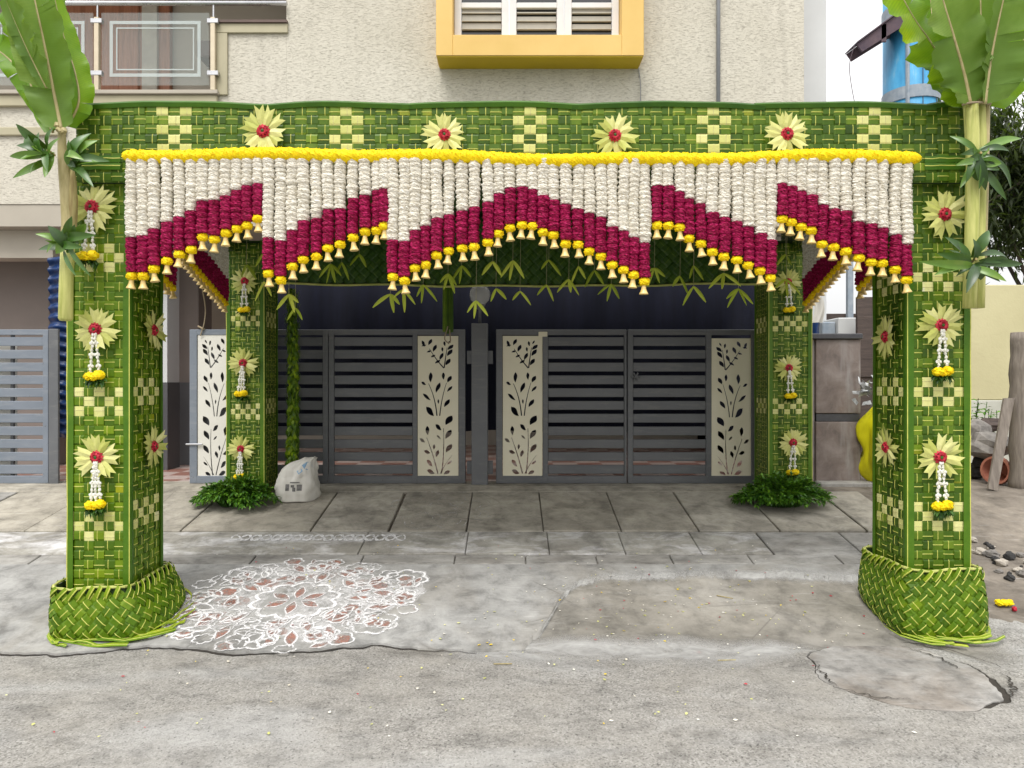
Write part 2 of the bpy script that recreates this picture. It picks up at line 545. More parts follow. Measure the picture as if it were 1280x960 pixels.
M['apron'] = mat_concrete('apron_concrete', (.39, .388, .378), (.285, .282, .272), stain=(.235, .218, .19), stain_amt=.7)
M['slab'] = mat_concrete('slab_concrete', (.45, .42, .36), (.34, .315, .262), stain_amt=.55)
M['slab_l'] = mat_concrete('kerb_concrete', (.38, .37, .335), (.29, .275, .245), stain_amt=.35, chalk=.75)
M['slab_m'] = mat_concrete('grey_slab_concrete', (.37, .362, .345), (.27, .262, .245), stain_amt=.5, stretch=(1, 2, 1))
M['cover'] = mat_concrete('patched_cover_concrete', (.36, .35, .335), (.25, .24, .225), stain=(.20, .17, .14), stain_amt=.7, stretch=(1.6, 1.6, 1), loc=(3.3, .4, 0))
M['verge'] = mat_concrete_fade('dusty_brown_concrete', (.31, .29, .255), (.225, .21, .18), stain=(.36, .345, .32), stain_amt=.4, loc=(5.2, 1.1, 0))
M['gap_shade'] = plain('dark_gap_shade', (.05, .042, .034), (.025, .022, .018), 30, .95)  # near-black colour standing for the shade inside gaps and cracks

def mat_plaster(name, c, c2, deep, smooth=False):
    t = NT(name)
    w = t.map(t.world(), (1, 1, 6.5))
    st = t.noise(w, 21, 8, .76, .6)
    grooves = t.ramp(st, [(.35, 0), (.465, 1)])
    big = t.noise(t.world(), .7, 4)
    base = t.ramp(big, [(.35, c2), (.65, c)])
    run = t.ramp(t.noise(t.map(t.world(), (3.5, 1, .35)), 1.3, 5, .6), [(.52, 0), (.72, .42)])
    base = t.mix(run, base, tuple(x * .72 for x in c2))
    base = t.mix(grooves, t.mix(.5, base, deep), base)
    fine = t.noise(t.world(), 70, 3)
    h = t.math('ADD', t.math('MULTIPLY', grooves, 1.0), t.math('ADD', t.math('MULTIPLY', st, .8), t.math('MULTIPLY', fine, .15)))
    return t.bsdf(base, .85, None if smooth else t.bump(h, .6, .011), 0, .2)
M['plaster'] = mat_plaster('cream_plaster', (.655, .62, .535), (.575, .54, .455), (.22, .19, .14))
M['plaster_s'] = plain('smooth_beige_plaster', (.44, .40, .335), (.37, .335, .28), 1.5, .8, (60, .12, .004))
M['plaster_w'] = plain('white_plaster', (.62, .63, .63), (.54, .55, .55), 1.2, .8, (40, .1, .004))
M['trim_p'] = plain('beige_trim', (.44, .40, .28), (.37, .34, .23), 3, .7, (80, .1, .003))
M['yellow_p'] = plain('yellow_paint', (.72, .49, .17), (.64, .42, .12), 2, .6, (90, .1, .003))
M['yellow_u'] = plain('bright_yellow_paint', (.64, .46, .015), (.55, .38, .01), 2, .6)
M['white_p'] = plain('white_window_paint', (.72, .70, .68), (.64, .62, .60), 5, .45)
M['louver'] = plain('louvre_blade', (.50, .46, .38), (.30, .28, .24), 3, .5)
M['dark_in'] = plain('dark_interior', (.022, .02, .018), None, 3, .9)
M['wood'] = plain('varnished_wood', (.36, .15, .08), (.23, .09, .045), 5, .4, stretch=(9, 9, .7))
M['steel'] = plain('stainless_steel', (.62, .62, .63), (.5, .5, .52), 8, .28, metal=.9)
M['gold'] = plain('champagne_post', (.62, .54, .40), (.52, .44, .32), 8, .4, metal=.3)
M['brown_d'] = plain('brown_panel', (.13, .085, .07), (.09, .06, .05), 3, .5)
def mat_glass(name, col=(.9, .95, .95), alpha=.25, rough=.05):
    t = NT(name)
    return t.bsdf(col, rough, None, 0, .6, alpha=alpha)
M['glass'] = mat_glass('clear_glass', (.62, .70, .68), .10)
M['frost'] = mat_glass('frosted_band', (.66, .74, .73), .34, .4)
M['globe'] = mat_glass('globe_glass', (.55, .55, .52), .45, .15)
def mat_winglass():
    t = NT('window_glass')
    return t.bsdf((.02, .022, .024), .04, None, 0, .8)
M['winglass'] = mat_winglass()
def mat_gate(name, c1, c2, dust):
    t = NT(name)
    w = t.world()
    col = t.ramp(t.noise(w, 2.5, 5), [(.3, c2), (.7, c1)])
    d = t.ramp(t.noise(t.map(w, (1, 1, 6)), 4, 6, .7), [(.52, 0), (.75, .45)])
    col = t.mix(d, col, dust)
    sp = t.ramp(t.noise(w, 45, 3, .6), [(.66, 0), (.74, .6)])
    col = t.mix(sp, col, (.06, .045, .035))
    return t.bsdf(col, t.math('MULTIPLY_ADD', d, .5, .36), t.bump(t.noise(w, 6, 4), .08, .004), 0, .45)
M['gate'] = mat_gate('grey_gate_paint', (.135, .14, .148), (.105, .11, .117), (.24, .235, .22))
M['gate_b'] = mat_gate('blue_grey_gate_paint', (.20, .225, .265), (.16, .185, .22), (.30, .31, .32))
M['panel'] = plain('cream_panel', (.80, .755, .59), (.74, .69, .52), 3, .5)
M['panel_w'] = plain('white_panel', (.72, .70, .64), (.66, .64, .58), 3, .5)
def mat_cloth(name, c1, c2, rough=.75):
    t = NT(name)
    nz = t.noise(t.map(t.coords(), (6, 6, .8)), 2, 4)
    return t.bsdf(t.ramp(nz, [(.3, c2), (.7, c1)]), rough, t.bump(t.noise(t.coords(), 25, 4), .15, .01), 0, .3)
M['navy'] = mat_cloth('navy_cloth', (.009, .011, .028), (.005, .006, .016))
M['blue_t'] = mat_cloth('blue_tarpaulin', (.012, .045, .16), (.006, .02, .07), .35)
M['yellow_s'] = mat_cloth('yellow_sack_cloth', (.78, .73, .012), (.62, .56, .008), .5)
M['sack'] = mat_cloth('white_sack', (.62, .60, .55), (.50, .48, .43), .55)
M['sack_b'] = plain('sack_blue_print', (.10, .26, .46), (.30, .42, .52), 14, .5)
M['sack_k'] = plain('sack_dark_print', (.06, .06, .06), (.2, .19, .18), 40, .6)
def mat_granite():
    t = NT('granite_cladding')
    c = t.coords()
    a = t.noise(c, 5, 7, .65, .6)
    col = t.ramp(a, [(.28, (.10, .078, .068)), (.5, (.20, .158, .138)), (.72, (.30, .255, .232))])
    st = t.ramp(t.noise(t.map(c, (5, 5, .5)), 2.0, 5), [(.55, 0), (.75, .6)])
    col = t.mix(st, col, (.40, .39, .385))
    rust = t.ramp(t.noise(c, 3.2, 4), [(.55, 0), (.7, .5)])
    col = t.mix(rust, col, (.20, .12, .085))
    sp = t.noise(c, 160, 2)
    col = t.mix(t.math('MULTIPLY', sp, .4), col, (.07, .06, .06))
    return t.bsdf(col, .55, t.bump(sp, .08, .003), 0, .4)
M['granite'] = mat_granite()
M['granite_d'] = plain('dark_granite_band', (.06, .06, .065), (.04, .04, .045), 20, .4)
def mat_tile():
    t = NT('porch_tiles')
    q = t.n.new('ShaderNodeTexChecker')
    q.inputs['Scale'].default_value = 3.3
    q.inputs['Color1'].default_value = (.34, .17, .135, 1)
    q.inputs['Color2'].default_value = (.55, .44, .40, 1)
    t.l.new(t.map(t.world(), (1, 1, 1), loc=(.1, .05, .01)), q.inputs['Vector'])
    return t.bsdf(t.mix(t.noise(t.world(), 20, 4), q.outputs[0], t.mix(1.0, q.outputs[0], (.75, .75, .75), 'MULTIPLY')), .35, None, 0, .5)
M['tile'] = mat_tile()
M['porch_p'] = plain('porch_pillar_paint', (.22, .185, .165), (.18, .15, .135), 2, .7)
M['dado'] = plain('grey_dado', (.10, .10, .105), (.08, .08, .085), 2, .5)
M['neigh'] = plain('pale_yellow_wall', (.56, .52, .31), (.47, .43, .25), 1.3, .85, (25, .3, .01))
M['neigh_w'] = plain('whitewashed_wall_base', (.52, .52, .46), (.42, .42, .36), 2.5, .85, (25, .3, .01))
M['bluetank'] = None
def mat_tank():
    t = NT('weathered_blue_sheet')
    c = t.coords()
    a = t.noise(t.map(c, (2, 2, .7)), 3.5, 6, .65)
    col = t.ramp(a, [(.3, (.03, .21, .42)), (.6, (.06, .32, .56)), (.8, (.24, .42, .52))])
    return t.bsdf(col, .5, t.bump(a, .1, .01), 0, .4)
M['bluetank'] = mat_tank()
M['tank_band'] = plain('galvanised_band', (.34, .38, .42), (.22, .27, .33), 12, .5)
M['rust'] = plain('rusty_metal', (.13, .09, .10), (.07, .05, .07), 9, .8)
M['old_wood'] = plain('weathered_wood', (.27, .235, .20), (.15, .125, .105), 6, .85, (30, .4, .01), stretch=(7, 7, .8))
M['bark'] = plain('bark', (.13, .105, .085), (.07, .055, .045), 12, .9, (30, .5, .01))
M['dark_wood'] = plain('dark_old_boards', (.10, .075, .065), (.055, .042, .038), 6, .85, (30, .4, .01), stretch=(1, 7, 7))
M['terra'] = plain('terracotta', (.42, .17, .11), (.33, .12, .08), 8, .7)
M['stone'] = plain('grey_stone', (.28, .26, .24), (.13, .12, .11), 14, .85, (30, .4, .01))
M['stone_d'] = plain('black_stone', (.05, .048, .047), (.025, .025, .025), 14, .8, (30, .4, .01))
M['stone_l'] = plain('pale_stone', (.50, .46, .40), (.36, .32, .27), 14, .85, (30, .4, .01))
M['silver'] = plain('crumpled_plastic', (.55, .57, .58), (.2, .2, .2), 30, .3)
M['treeleaf'] = leafmat('backlit_tree_leaf', (.010, .016, .008), (.026, .036, .018), (.055, .068, .035), rough=.5, trans=.2, streak=0)  # dark grey-green, the backlit look is put into the leaf colour
M['fern'] = leafmat('bunch_leaf', (.014, .055, .006), (.05, .155, .012), (.14, .30, .025), rough=.36, trans=.15, streak=0)
M['pipe'] = plain('grey_conduit', (.27, .28, .30), (.22, .23, .25), 4, .5)
M['rope'] = plain('jute_rope', (.34, .27, .18), None, 40, .9)
M['chalk'] = None
def mat_powder(name, c, lo=.36, hi=.5):
    t = NT(name)
    w = t.world()
    n1 = t.noise(w, 34, 5, .7)
    n2 = t.noise(w, 7, 4, .6)
    a = t.ramp(t.math('ADD', t.math('MULTIPLY', n1, .6), t.math('MULTIPLY', n2, .4)), [(lo, 0), (hi, .95)])
    return t.bsdf(c, .95, None, 0, .1, alpha=a)
M['chalk'] = mat_powder('white_chalk_powder', (.76, .75, .75), .35, .53)
M['chalk_f'] = mat_powder('faint_chalk_powder', (.62, .61, .60), .46, .64)
M['smear'] = mat_powder('pale_cement_smear', (.47, .45, .42), .38, .60)
def mat_wash(name, c1, c2, amt):
    t = NT(name)
    w = t.world()
    n1 = t.noise(t.map(w, (1, 1.8, 1)), 3.2, 8, .68, .5)
    a = t.math('MULTIPLY', t.ramp(n1, [(.34, .15), (.62, amt)]), t.attr('su'))
    return t.bsdf(t.mix(t.noise(w, 30, 4), c1, c2), .88, t.bump(t.noise(w, 40, 4), .3, .005), 0, .2, alpha=a)
M['wash'] = mat_wash('pale_cement_wash', (.50, .495, .48), (.40, .395, .38), .9)
M['chalk_m'] = mat_powder('rubbed_chalk_powder', (.72, .71, .71), .42, .66)
M['redp_f'] = mat_powder('scattered_red_powder', (.32, .18, .14), .46, .70)
M['redp'] = mat_powder('red_earth_powder', (.34, .17, .13), .40, .58)

# ================================================================== GROUND
def gsheet(name, mat, x0, x1, ys, nx, off, kind='structure', front=None, parent=None, thick=0.0):
    mb = MB()
    rows = []
    for y in ys:
        rows.append([mb.vert((lerp(x0, x1, i / nx), y, g(y) + off)) for i in range(nx + 1)])
    for j in range(len(rows) - 1):
        for i in range(nx):
            mb.face((rows[j][i], rows[j][i + 1], rows[j + 1][i + 1], rows[j + 1][i]), 0, .5)
    return mb.build(name, mat, parent, kind=kind, origin=(0, 0, 0))
gsheet('ground', 'ground', -300, 300, [-300, -20, 0, 2, Y0, Y1, 12, 40, 300], 2, 0.0)
gsheet('road', 'road', -60, 60, [-40, -10, 0, 2, Y0], 4, 0.004)
gsheet('road_verge', 'road', -60, 2.95, [Y0, 4.45], 4, 0.004)
mbe = MB(); pe = None
for i in range(161):
    x = lerp(2.95, 12, (i / 160) ** 1.6); ye = 4.42 + .16 * mnoise.noise(Vector((x * 1.6, 3.1, 0))) + .07 * mnoise.noise(Vector((x * 7, 1.1, 0))) + .03 * mnoise.noise(Vector((x * 24, 8, 0)))
    cur = (mbe.vert((x, Y0, .004)), mbe.vert((x, ye, g(ye) + .004)))
    if pe: mbe.face((pe[0], cur[0], cur[1], pe[1]), 0, .5)
    pe = cur
mbe.build('road_verge', 'road', kind='structure', origin=(0, 0, 0))
gsheet('road_verge', 'road', -8, 2.95, [4.45, 5.3], 4, 0.004)
def vedge(x):
    return 4.02 + .16 * math.sin((x - .2) * 1.35 + .9) + .06 * mnoise.noise(Vector((x * 2.9, 7.7, 0))) + .02 * mnoise.noise(Vector((x * 14, 1.7, 0)))
mbv = MB(); pv = None
for i in range(241):
    x = lerp(-.9, 2.9, i / 240); ye = vedge(x)
    ex = min(1, (x + .9) / .7, (2.9 - x) / .3)
    cur = [mbv.vert((x, y_, g(y_) + .0075), max(.001, w_ * ex)) for y_, w_ in ((ye, 0), (max(ye + .13, Y0 + .001), .85), (4.6, 1), (5.25, 1))]
    if pv:
        for k in range(3): mbv.face((pv[k], cur[k], cur[k + 1], pv[k + 1]), 0, .5)
    pv = cur
mbv.build('dusty_patch', 'verge', kind='structure', origin=(0, 0, 0))

# concrete apron with a broken front edge
def front_edge(x):
    n = mnoise.noise(Vector((x * 1.7, 3.3, 0))) * .11 + mnoise.noise(Vector((x * 6.5, 1.3, 0))) * .035 + mnoise.noise(Vector((x * 24, 5.3, 0))) * .012
    K = [(-99, 4.09), (.06, 4.09), (.17, 4.28), (.25, 4.50), (.33, 4.70), (.45, 4.88), (.65, 4.98), (.95, 5.05), (1.5, 5.04), (2.2, 4.98), (99, 4.95)]
    for (xa, ya), (xb, yb) in zip(K[:-1], K[1:]):
        if x <= xb:
            y = lerp(ya, yb, (x - xa) / (xb - xa)); break
    m = 1.0 if x < .05 else .75
    return min(5.12, y + n * m + (0 if x < .05 else .03 * mnoise.noise(Vector((x * 37, 2, 0)))))
mb = MB()
A, B, C_, D_ = [], [], [], []
NX = 620
for i in range(NX + 1):
    x = lerp(-7.5, 2.98, i / NX)
    y = front_edge(x)
    tp = .016 * max(0, min(1, (x + .15) / .5)); A.append(mb.vert((x, y - .004, g(y) - .012))); B.append(mb.vert((x, y, g(y) + .020 - tp)))
    ym = y + .03
    C_.append(mb.vert((x, ym, g(ym) + .023))); D_.append(mb.vert((x, 5.2, g(5.2) + .021)))
for i in range(NX):
    mb.face((A[i], A[i + 1], B[i + 1], B[i]), 0, .5)
    mb.face((B[i], B[i + 1], C_[i + 1], C_[i]), 0, .5)
    mb.face((C_[i], C_[i + 1], D_[i + 1], D_[i]), 0, .5)
mb.build('apron', 'apron', kind='structure', origin=(0, 0, 0))
# dark strip coloured as the shade in the gap at the apron edge
mb = MB()
prev = None
for i in range(NX + 1):
    x = lerp(-7.5, .25, i / NX)
    y = front_edge(x)
    w = max(.0, (.016 if x < -.2 else -.004) + .022 * mnoise.noise(Vector((x * 2.1, 9.1, 0))) + .010 * mnoise.noise(Vector((x * 17, 4, 0))))
    cur = (mb.vert((x, y - w, g(y) + .0085)), mb.vert((x, y + .003, g(y) + .0085)))
    if prev and w > .002:
        mb.face((prev[0], cur[0], cur[1], prev[1]), 0, .5)
    prev = cur
mb.build('crack_shade', 'gap_shade', kind='structure', origin=(0, 0, 0))

def ramp_slab(mb, xa, xb, ya, yb, top, skew=0.0, n=1, bev=.006):
    P = []
    for y, ins in ((ya, 0), (ya, 1), (yb, 1), (yb, 0)):
        pass
    def q(x, y, z): return mb.vert((x + skew * (y - ya), y, g(y) + z))
    b0 = [q(xa, ya, -.03), q(xb, ya, -.03), q(xb, yb, -.03), q(xa, yb, -.03)]
    m0 = [q(xa, ya, top - bev), q(xb, ya, top - bev), q(xb, yb, top - bev), q(xa, yb, top - bev)]
    t0 = [q(xa + bev, ya + bev, top), q(xb - bev, ya + bev, top), q(xb - bev, yb - bev, top), q(xa + bev, yb - bev, top)]
    for k in range(4):
        k2 = (k + 1) % 4
        mb.face((b0[k], b0[k2], m0[k2], m0[k]), 0, .5)
        mb.face((m0[k], m0[k2], t0[k2], t0[k]), 0, .5)
    mb.face(t0, 0, .5)

# pale cement smeared along the torn edge of the apron
mb = MB(); prev = None
for i in range(261):
    x = lerp(.16, 3.0, i / 260); y = front_edge(x)
    w = .05 + .07 * abs(mnoise.noise(Vector((x * 2.3, 6, 0)))) + .02 * mnoise.noise(Vector((x * 14, 8, 0)))
    cur = (mb.vert((x - .01, y - w * .9, g(y - w * .9) + .0095), .001), mb.vert((x, y - .002, g(y) + .0105), 1), mb.vert((x + .02, y + .033, g(y + .033) + .0265), 1), mb.vert((x + .03, y + .033 + w, g(y + .033 + w) + .0265), .001))
    if prev:
        for k in range(3): mb.face((prev[k], cur[k], cur[k + 1], prev[k + 1]), 0, .5)
    prev = cur
mb.build('cement_smear', 'wash', kind='structure', origin=(0, 0, 0))
mb = MB(); prev = None
for i in range(201):
    x = lerp(-.4, 1.75, i / 200); y = vedge(x); w = (.30 + .16 * mnoise.noise(Vector((x * 1.3, 2, 0)))) * math.sin(pi * i / 200) ** .5 + .01
    cur = [mb.vert((x, lerp(y + .10, y - w, k / 3), g(lerp(y + .10, y - w, k / 3)) + .0110), .001 + (0, 1, .8, 0)[k] * min(1, math.sin(pi * i / 200) * 2.5)) for k in range(4)]
    if prev:
        for k in range(3): mb.face((prev[k], prev[k + 1], cur[k + 1], cur[k]), 0, .5)
    prev = cur
mb.build('cement_wash', 'wash', kind='structure', origin=(0, 0, 0))
pav = thing('pavement', (0, 5.8, g(5.8)), kind='structure')
joints = [-4.62, -3.93, -3.30, -2.67, -1.63, -.995, -.365, .255, .88, 1.51, 2.16, 2.86, 3.25]
for a, b in zip(joints[:-1], joints[1:]):
    mb = MB()
    gap = R.choice([.0025, .004, .007, .011])
    ramp_slab(mb, a + gap, b - gap, 5.80 + R.uniform(0, .012), 6.74 + R.uniform(-.01, .01), .030 + R.uniform(-.004, .004), skew=R.uniform(-.006, .006))
    mb.build('paving_slab', 'slab', pav)
jx = [-7, -4.2, -2.9, -1.15, -.35, .28, .85, 1.42, 1.95]
for a, b in zip(jx[:-1], jx[1:]):
    mb = MB(); ramp_slab(mb, a + .003, b - .003, 5.37, 5.79, .026 + R.uniform(-.002, .002)); mb.build('kerb_block', 'slab_l', pav)
for a, b in ((1.96, 2.62), (2.625, 3.05)):
    mb = MB(); ramp_slab(mb, a + .003, b - .003, 5.37, 5.79, .022 + R.uniform(-.002, .002)); mb.build('kerb_block', 'slab_m', pav)
jx = [-7, -5.0, -4.3, -3.5, -2.7, -1.9, -1.1, -.42, .10, .62, 1.17, 1.75, 2.4, 2.99]
for a, b in zip(jx[:-1], jx[1:]):
    mb = MB(); ramp_slab(mb, a + .004, b - .004, 5.205, 5.36, .023 + R.uniform(-.002, .002)); mb.build('paving_slab', 'slab_m', pav)
mb = MB(); ramp_slab(mb, -7, 2.9, 6.752, 6.9, .028)
mb.box((-7, 6.9, .40), (2.9, 7.25, .532)); mb.build('threshold', 'slab', pav)
mb = MB(); ramp_slab(mb, -7, -4.63, 5.80, 6.74, .027); mb.build('paving_slab', 'slab_m', pav)

# concrete manhole patch in the road
mx, my, mr = 2.03, 3.775, .43
def rim(a, r, s, amp=.034):
    return r + mnoise.noise(Vector((math.cos(a) * 2.2 + s, math.sin(a) * 2.2, s))) * amp * 1.5 + mnoise.noise(Vector((math.cos(a) * 9 + s, math.sin(a) * 9, s))) * amp * .5
mh = thing('manhole', (mx, my, 0), 'round concrete manhole cover with cracked rim set in the road', 'manhole')
mb = MB(); n = 120
ring1 = [mb.vert((mx + rim(2 * pi * k / n, mr, 1) * math.cos(2 * pi * k / n), my + rim(2 * pi * k / n, mr, 1) * math.sin(2 * pi * k / n), .013)) for k in range(n)]
ring0 = [mb.vert((mb.v[i][0], mb.v[i][1], .004)) for i in ring1]
ring2 = [mb.vert((mx + (mb.v[i][0] - mx) * .965, my + (mb.v[i][1] - my) * .965, .0165)) for i in ring1]
c0 = mb.vert((mx, my, .019))
for k in range(n):
    k2 = (k + 1) % n
    mb.face((ring0[k], ring0[k2], ring1[k2], ring1[k]), 0, .5); mb.face((ring1[k], ring1[k2], ring2[k2], ring2[k]), 0, .5); mb.face((ring2[k], ring2[k2], c0), 0, .5)
mb.build('cover', 'cover', mh)
mb = MB(); ins, mid, outr = [], [], []
for k in range(n):
    a = 2 * pi * k / n
    gap = .003 + .026 * max(0, mnoise.noise(Vector((math.cos(a) * 1.6 + 4, math.sin(a) * 1.6, 2)))) + (.022 if -1.1 < ((a + pi) % (2 * pi) - pi) < -.15 else 0)
    ri = rim(a, mr, 1) + gap + .004 * R.random()
    ins.append((mb.vert((mx + ri * math.cos(a), my + ri * math.sin(a), .003)), mb.vert((mx + ri * math.cos(a), my + ri * math.sin(a), .013))))
    ro = ri + .05 + .05 * mnoise.noise(Vector((math.cos(a) * 3, math.sin(a) * 3, 7)))
    mid.append(mb.vert((mx + ro * math.cos(a), my + ro * math.sin(a), .012)))
    ro2 = ro + .12
    outr.append(mb.vert((mx + ro2 * math.cos(a), my + ro2 * math.sin(a), .0045)))
for k in range(n):
    k2 = (k + 1) % n
    mb.face((ins[k][0], ins[k][1], ins[k2][1], ins[k2][0]), 0, .5); mb.face((ins[k][1], mid[k], mid[k2], ins[k2][1]), 0, .5); mb.face((mid[k], outr[k], outr[k2], mid[k2]), 0, .5)
mb.build('collar', 'road', mh)
mb = MB(); a_, b_ = [], []
for k in range(n):
    a = 2 * pi * k / n
    a_.append(mb.vert((mx + (mr - .03) * math.cos(a), my + (mr - .03) * math.sin(a), .0075))); b_.append(mb.vert((mx + (mr + .075) * math.cos(a), my + (mr + .075) * math.sin(a), .0075)))
for k in range(n):
    mb.face((a_[k], b_[k], b_[(k + 1) % n], a_[(k + 1) % n]), 0, .5)
mb.build('rim_gap_shade', 'gap_shade', mh)  # dark ring below the rim gap, the gap's shade put into its colour
mb = MB()
def crackline(pts, w):
    prev = None; n_ = len(pts)
    for i, (x, y) in enumerate(pts):
        ww = w * (.25 + .75 * math.sin(pi * i / (n_ - 1))) * (1 + .8 * mnoise.noise(Vector((x * 25, y * 25, 3))))
        a, b = pts[max(0, i - 1)], pts[min(n_ - 1, i + 1)]; dx, dy = b[0] - a[0], b[1] - a[1]; l = math.hypot(dx, dy) or 1
        cur = (mb.vert((x - dy / l * ww, y + dx / l * ww, .0235)), mb.vert((x + dy / l * ww, y - dx / l * ww, .0235)))
        if prev: mb.face((prev[0], prev[1], cur[1], cur[0]), 0, .5)
        prev = cur
def arc(a0, a1, r0, r1, s):
    return [(mx + (lerp(r0, r1, i / 50) + .035 * mnoise.noise(Vector((i * .16, s, 0))) + .012 * mnoise.noise(Vector((i * .7, s, 4)))) * math.cos(math.radians(lerp(a0, a1, i / 50))), my + (lerp(r0, r1, i / 50) + .035 * mnoise.noise(Vector((i * .16, s, 0))) + .012 * mnoise.noise(Vector((i * .7, s, 4)))) * math.sin(math.radians(lerp(a0, a1, i / 50)))) for i in range(51)]
crackline(arc(75, -5, .47, .60, 1.3), .0035); crackline(arc(-2, -40, .52, .48, 2.3), .006); crackline(arc(60, 5, .40, .34, 5.1), .005); crackline(arc(200, 250, .46, .36, 7.7), .003); crackline(arc(165, 205, .40, .43, 9.7), .004)
mb.build('cracks', 'gap_shade', mh, kind='stuff')

# ================================================================== HOUSE
WY = 7.8
hx1, hxb, hxa = X(1005, WY), X(358, WY), X(272, WY)
zb = Z(255, WY)
house = thing('house', (0, WY, .5), 'cream plastered house with yellow framed window and glass balcony behind the arch', 'house')
def hb(name, mat, *boxes, bev=0):
    mb = MB()
    for a, b in boxes:
        (mb.bbox(a, b, bev) if bev else mb.box(a, b))
    return mb.build(name, mat, house)
wx0, wx1, wz0 = X(567, 7.62), X(775, 7.62), Z(50, 7.62)
hb('wall', 'plaster', ((hxb, WY, zb), (wx0, WY + .25, 9)), ((wx1, WY, zb), (hx1, WY + .25, 9)), ((wx0, WY, zb), (wx1, WY + .25, wz0)), ((wx0, WY, 6.3), (wx1, WY + .25, 9)),
   ((hxa, WY, zb), (hxb - .001, WY + .25, 5.36)), ((-9, WY, zb), (hxa - .001, WY + .25, 4.60)))
hb('slab', 'plaster_s', ((-9, WY + .01, zb - .24), (hx1 - .01, 13, zb - .003)))
hb('side_wall', 'plaster_w', ((hx1 - .2, 8.6, .5), (X(1033, 8.6), 13, 9)))
# cornice bands below the balcony
hb('cornice', 'trim_p', ((-9, WY - .05, 4.50), (hxa + .01, WY - .003, 4.62)), bev=.008)
hb('cornice', 'trim_p', ((-9, WY - .035, 4.19), (X(84, WY), WY - .003, 4.28)), bev=.008)
hb('cornice', 'plaster_s', ((-9, WY - .08, 4.622), (hxa + .03, WY + .3, 4.665)), bev=.006)
# trim frame beside the balcony
hb('frame_trim', 'trim_p', ((hxa, WY - .03, 5.30), (hxb + .02, WY - .003, 5.40)), ((hxa, WY - .03, 4.63), (hxa + .115, WY - .003, 5.297)), bev=.004)
hb('coping', 'brown_d', ((hxa, WY - .05, 5.403), (hxb + .02, WY + .28, 5.43)))
# balcony recess
hb('balcony_floor', 'plaster_s', ((-9, WY + .05, 4.52), (hxb, 9.6, 4.60)))
hb('balcony_wall', 'plaster_s', ((-9, 9.4, 4.6), (hxb + .3, 9.6, 7.6)), ((hxb + .001, WY + .25, 4.6), (hxb + .2, 9.4, 7.6)))
hb('balcony_ceiling', 'plaster_s', ((-9, WY, 6.6), (hxb, 9.6, 6.75)))
bd = hb('balcony_door', 'wood', ((X(70, 9.3), 9.30, 4.62), (X(212, 9.3), 9.38, 6.5)))
for k in range(4):
    mb = MB(); xx = lerp(X(76, 9.28), X(160, 9.28), k / 3.5)
    mb.bbox((xx, 9.27, 4.75), (xx + .26, 9.297, 6.4), .01); mb.build('door_panel', 'wood', house)
mb = MB(); mb.bbox((X(178, 9.27), 9.25, 4.75), (X(197, 9.27), 9.297, 6.4), .005); mb.build('louvre_strip', 'louver', house)
mb = MB(); mb.bbox((-3.9, 8.9, 5.55), (-2.5, 9.3, 5.75), .01); mb.build('lintel', 'brown_d', house)
# railing
rz = Z(4, 7.75)
def rail():
    mb = MB(); mb.tube([(-9, 7.75, rz), (hxb + .02, 7.75, rz)], .025, 10); mb.build('handrail', 'steel', house, smooth=True)
    xs = [X(-170, 7.75), X(-22, 7.75), X(122, 7.75), X(267, 7.75)]
    for x in xs:
        mb = MB(); mb.bbox((x - .025, 7.72, 4.66), (x + .025, 7.77, rz - .16), .004); p = mb.build('railing_post', 'gold', house)
        mb = MB(); mb.tube([(x, 7.75, rz - .16), (x, 7.75, rz - .02)], .010, 8); mb.build('post_pin', 'steel', house)
        for zz in (4.82, 5.38):
            mb = MB(); mb.bbox((x - .06, 7.715, zz), (x + .06, 7.765, zz + .05), .004); mb.build('glass_clip', 'steel', house)
    for a, b in zip(xs[:-1], xs[1:]):
        mb = MB(); mb.box((a + .045, 7.742, 4.72), (b - .045, 7.752, 5.50)); gl = mb.build('glass_pane', 'glass', house)
        mb = MB()
        for ins, wd in ((.09, .035), (.16, .014)):
            xa, xb, za, zb_ = a + .045 + ins, b - .045 - ins, 4.72 + ins, 5.50 - ins
            for q in (((xa, 7.739, za), (xb, 7.741, za + wd)), ((xa, 7.739, zb_ - wd), (xb, 7.741, zb_)), ((xa, 7.739, za + wd), (xa + wd, 7.741, zb_ - wd)), ((xb - wd, 7.739, za + wd), (xb, 7.741, zb_ - wd))):
                mb.box(*q)
        mb.build('etched_band', 'frost', gl)
rail()
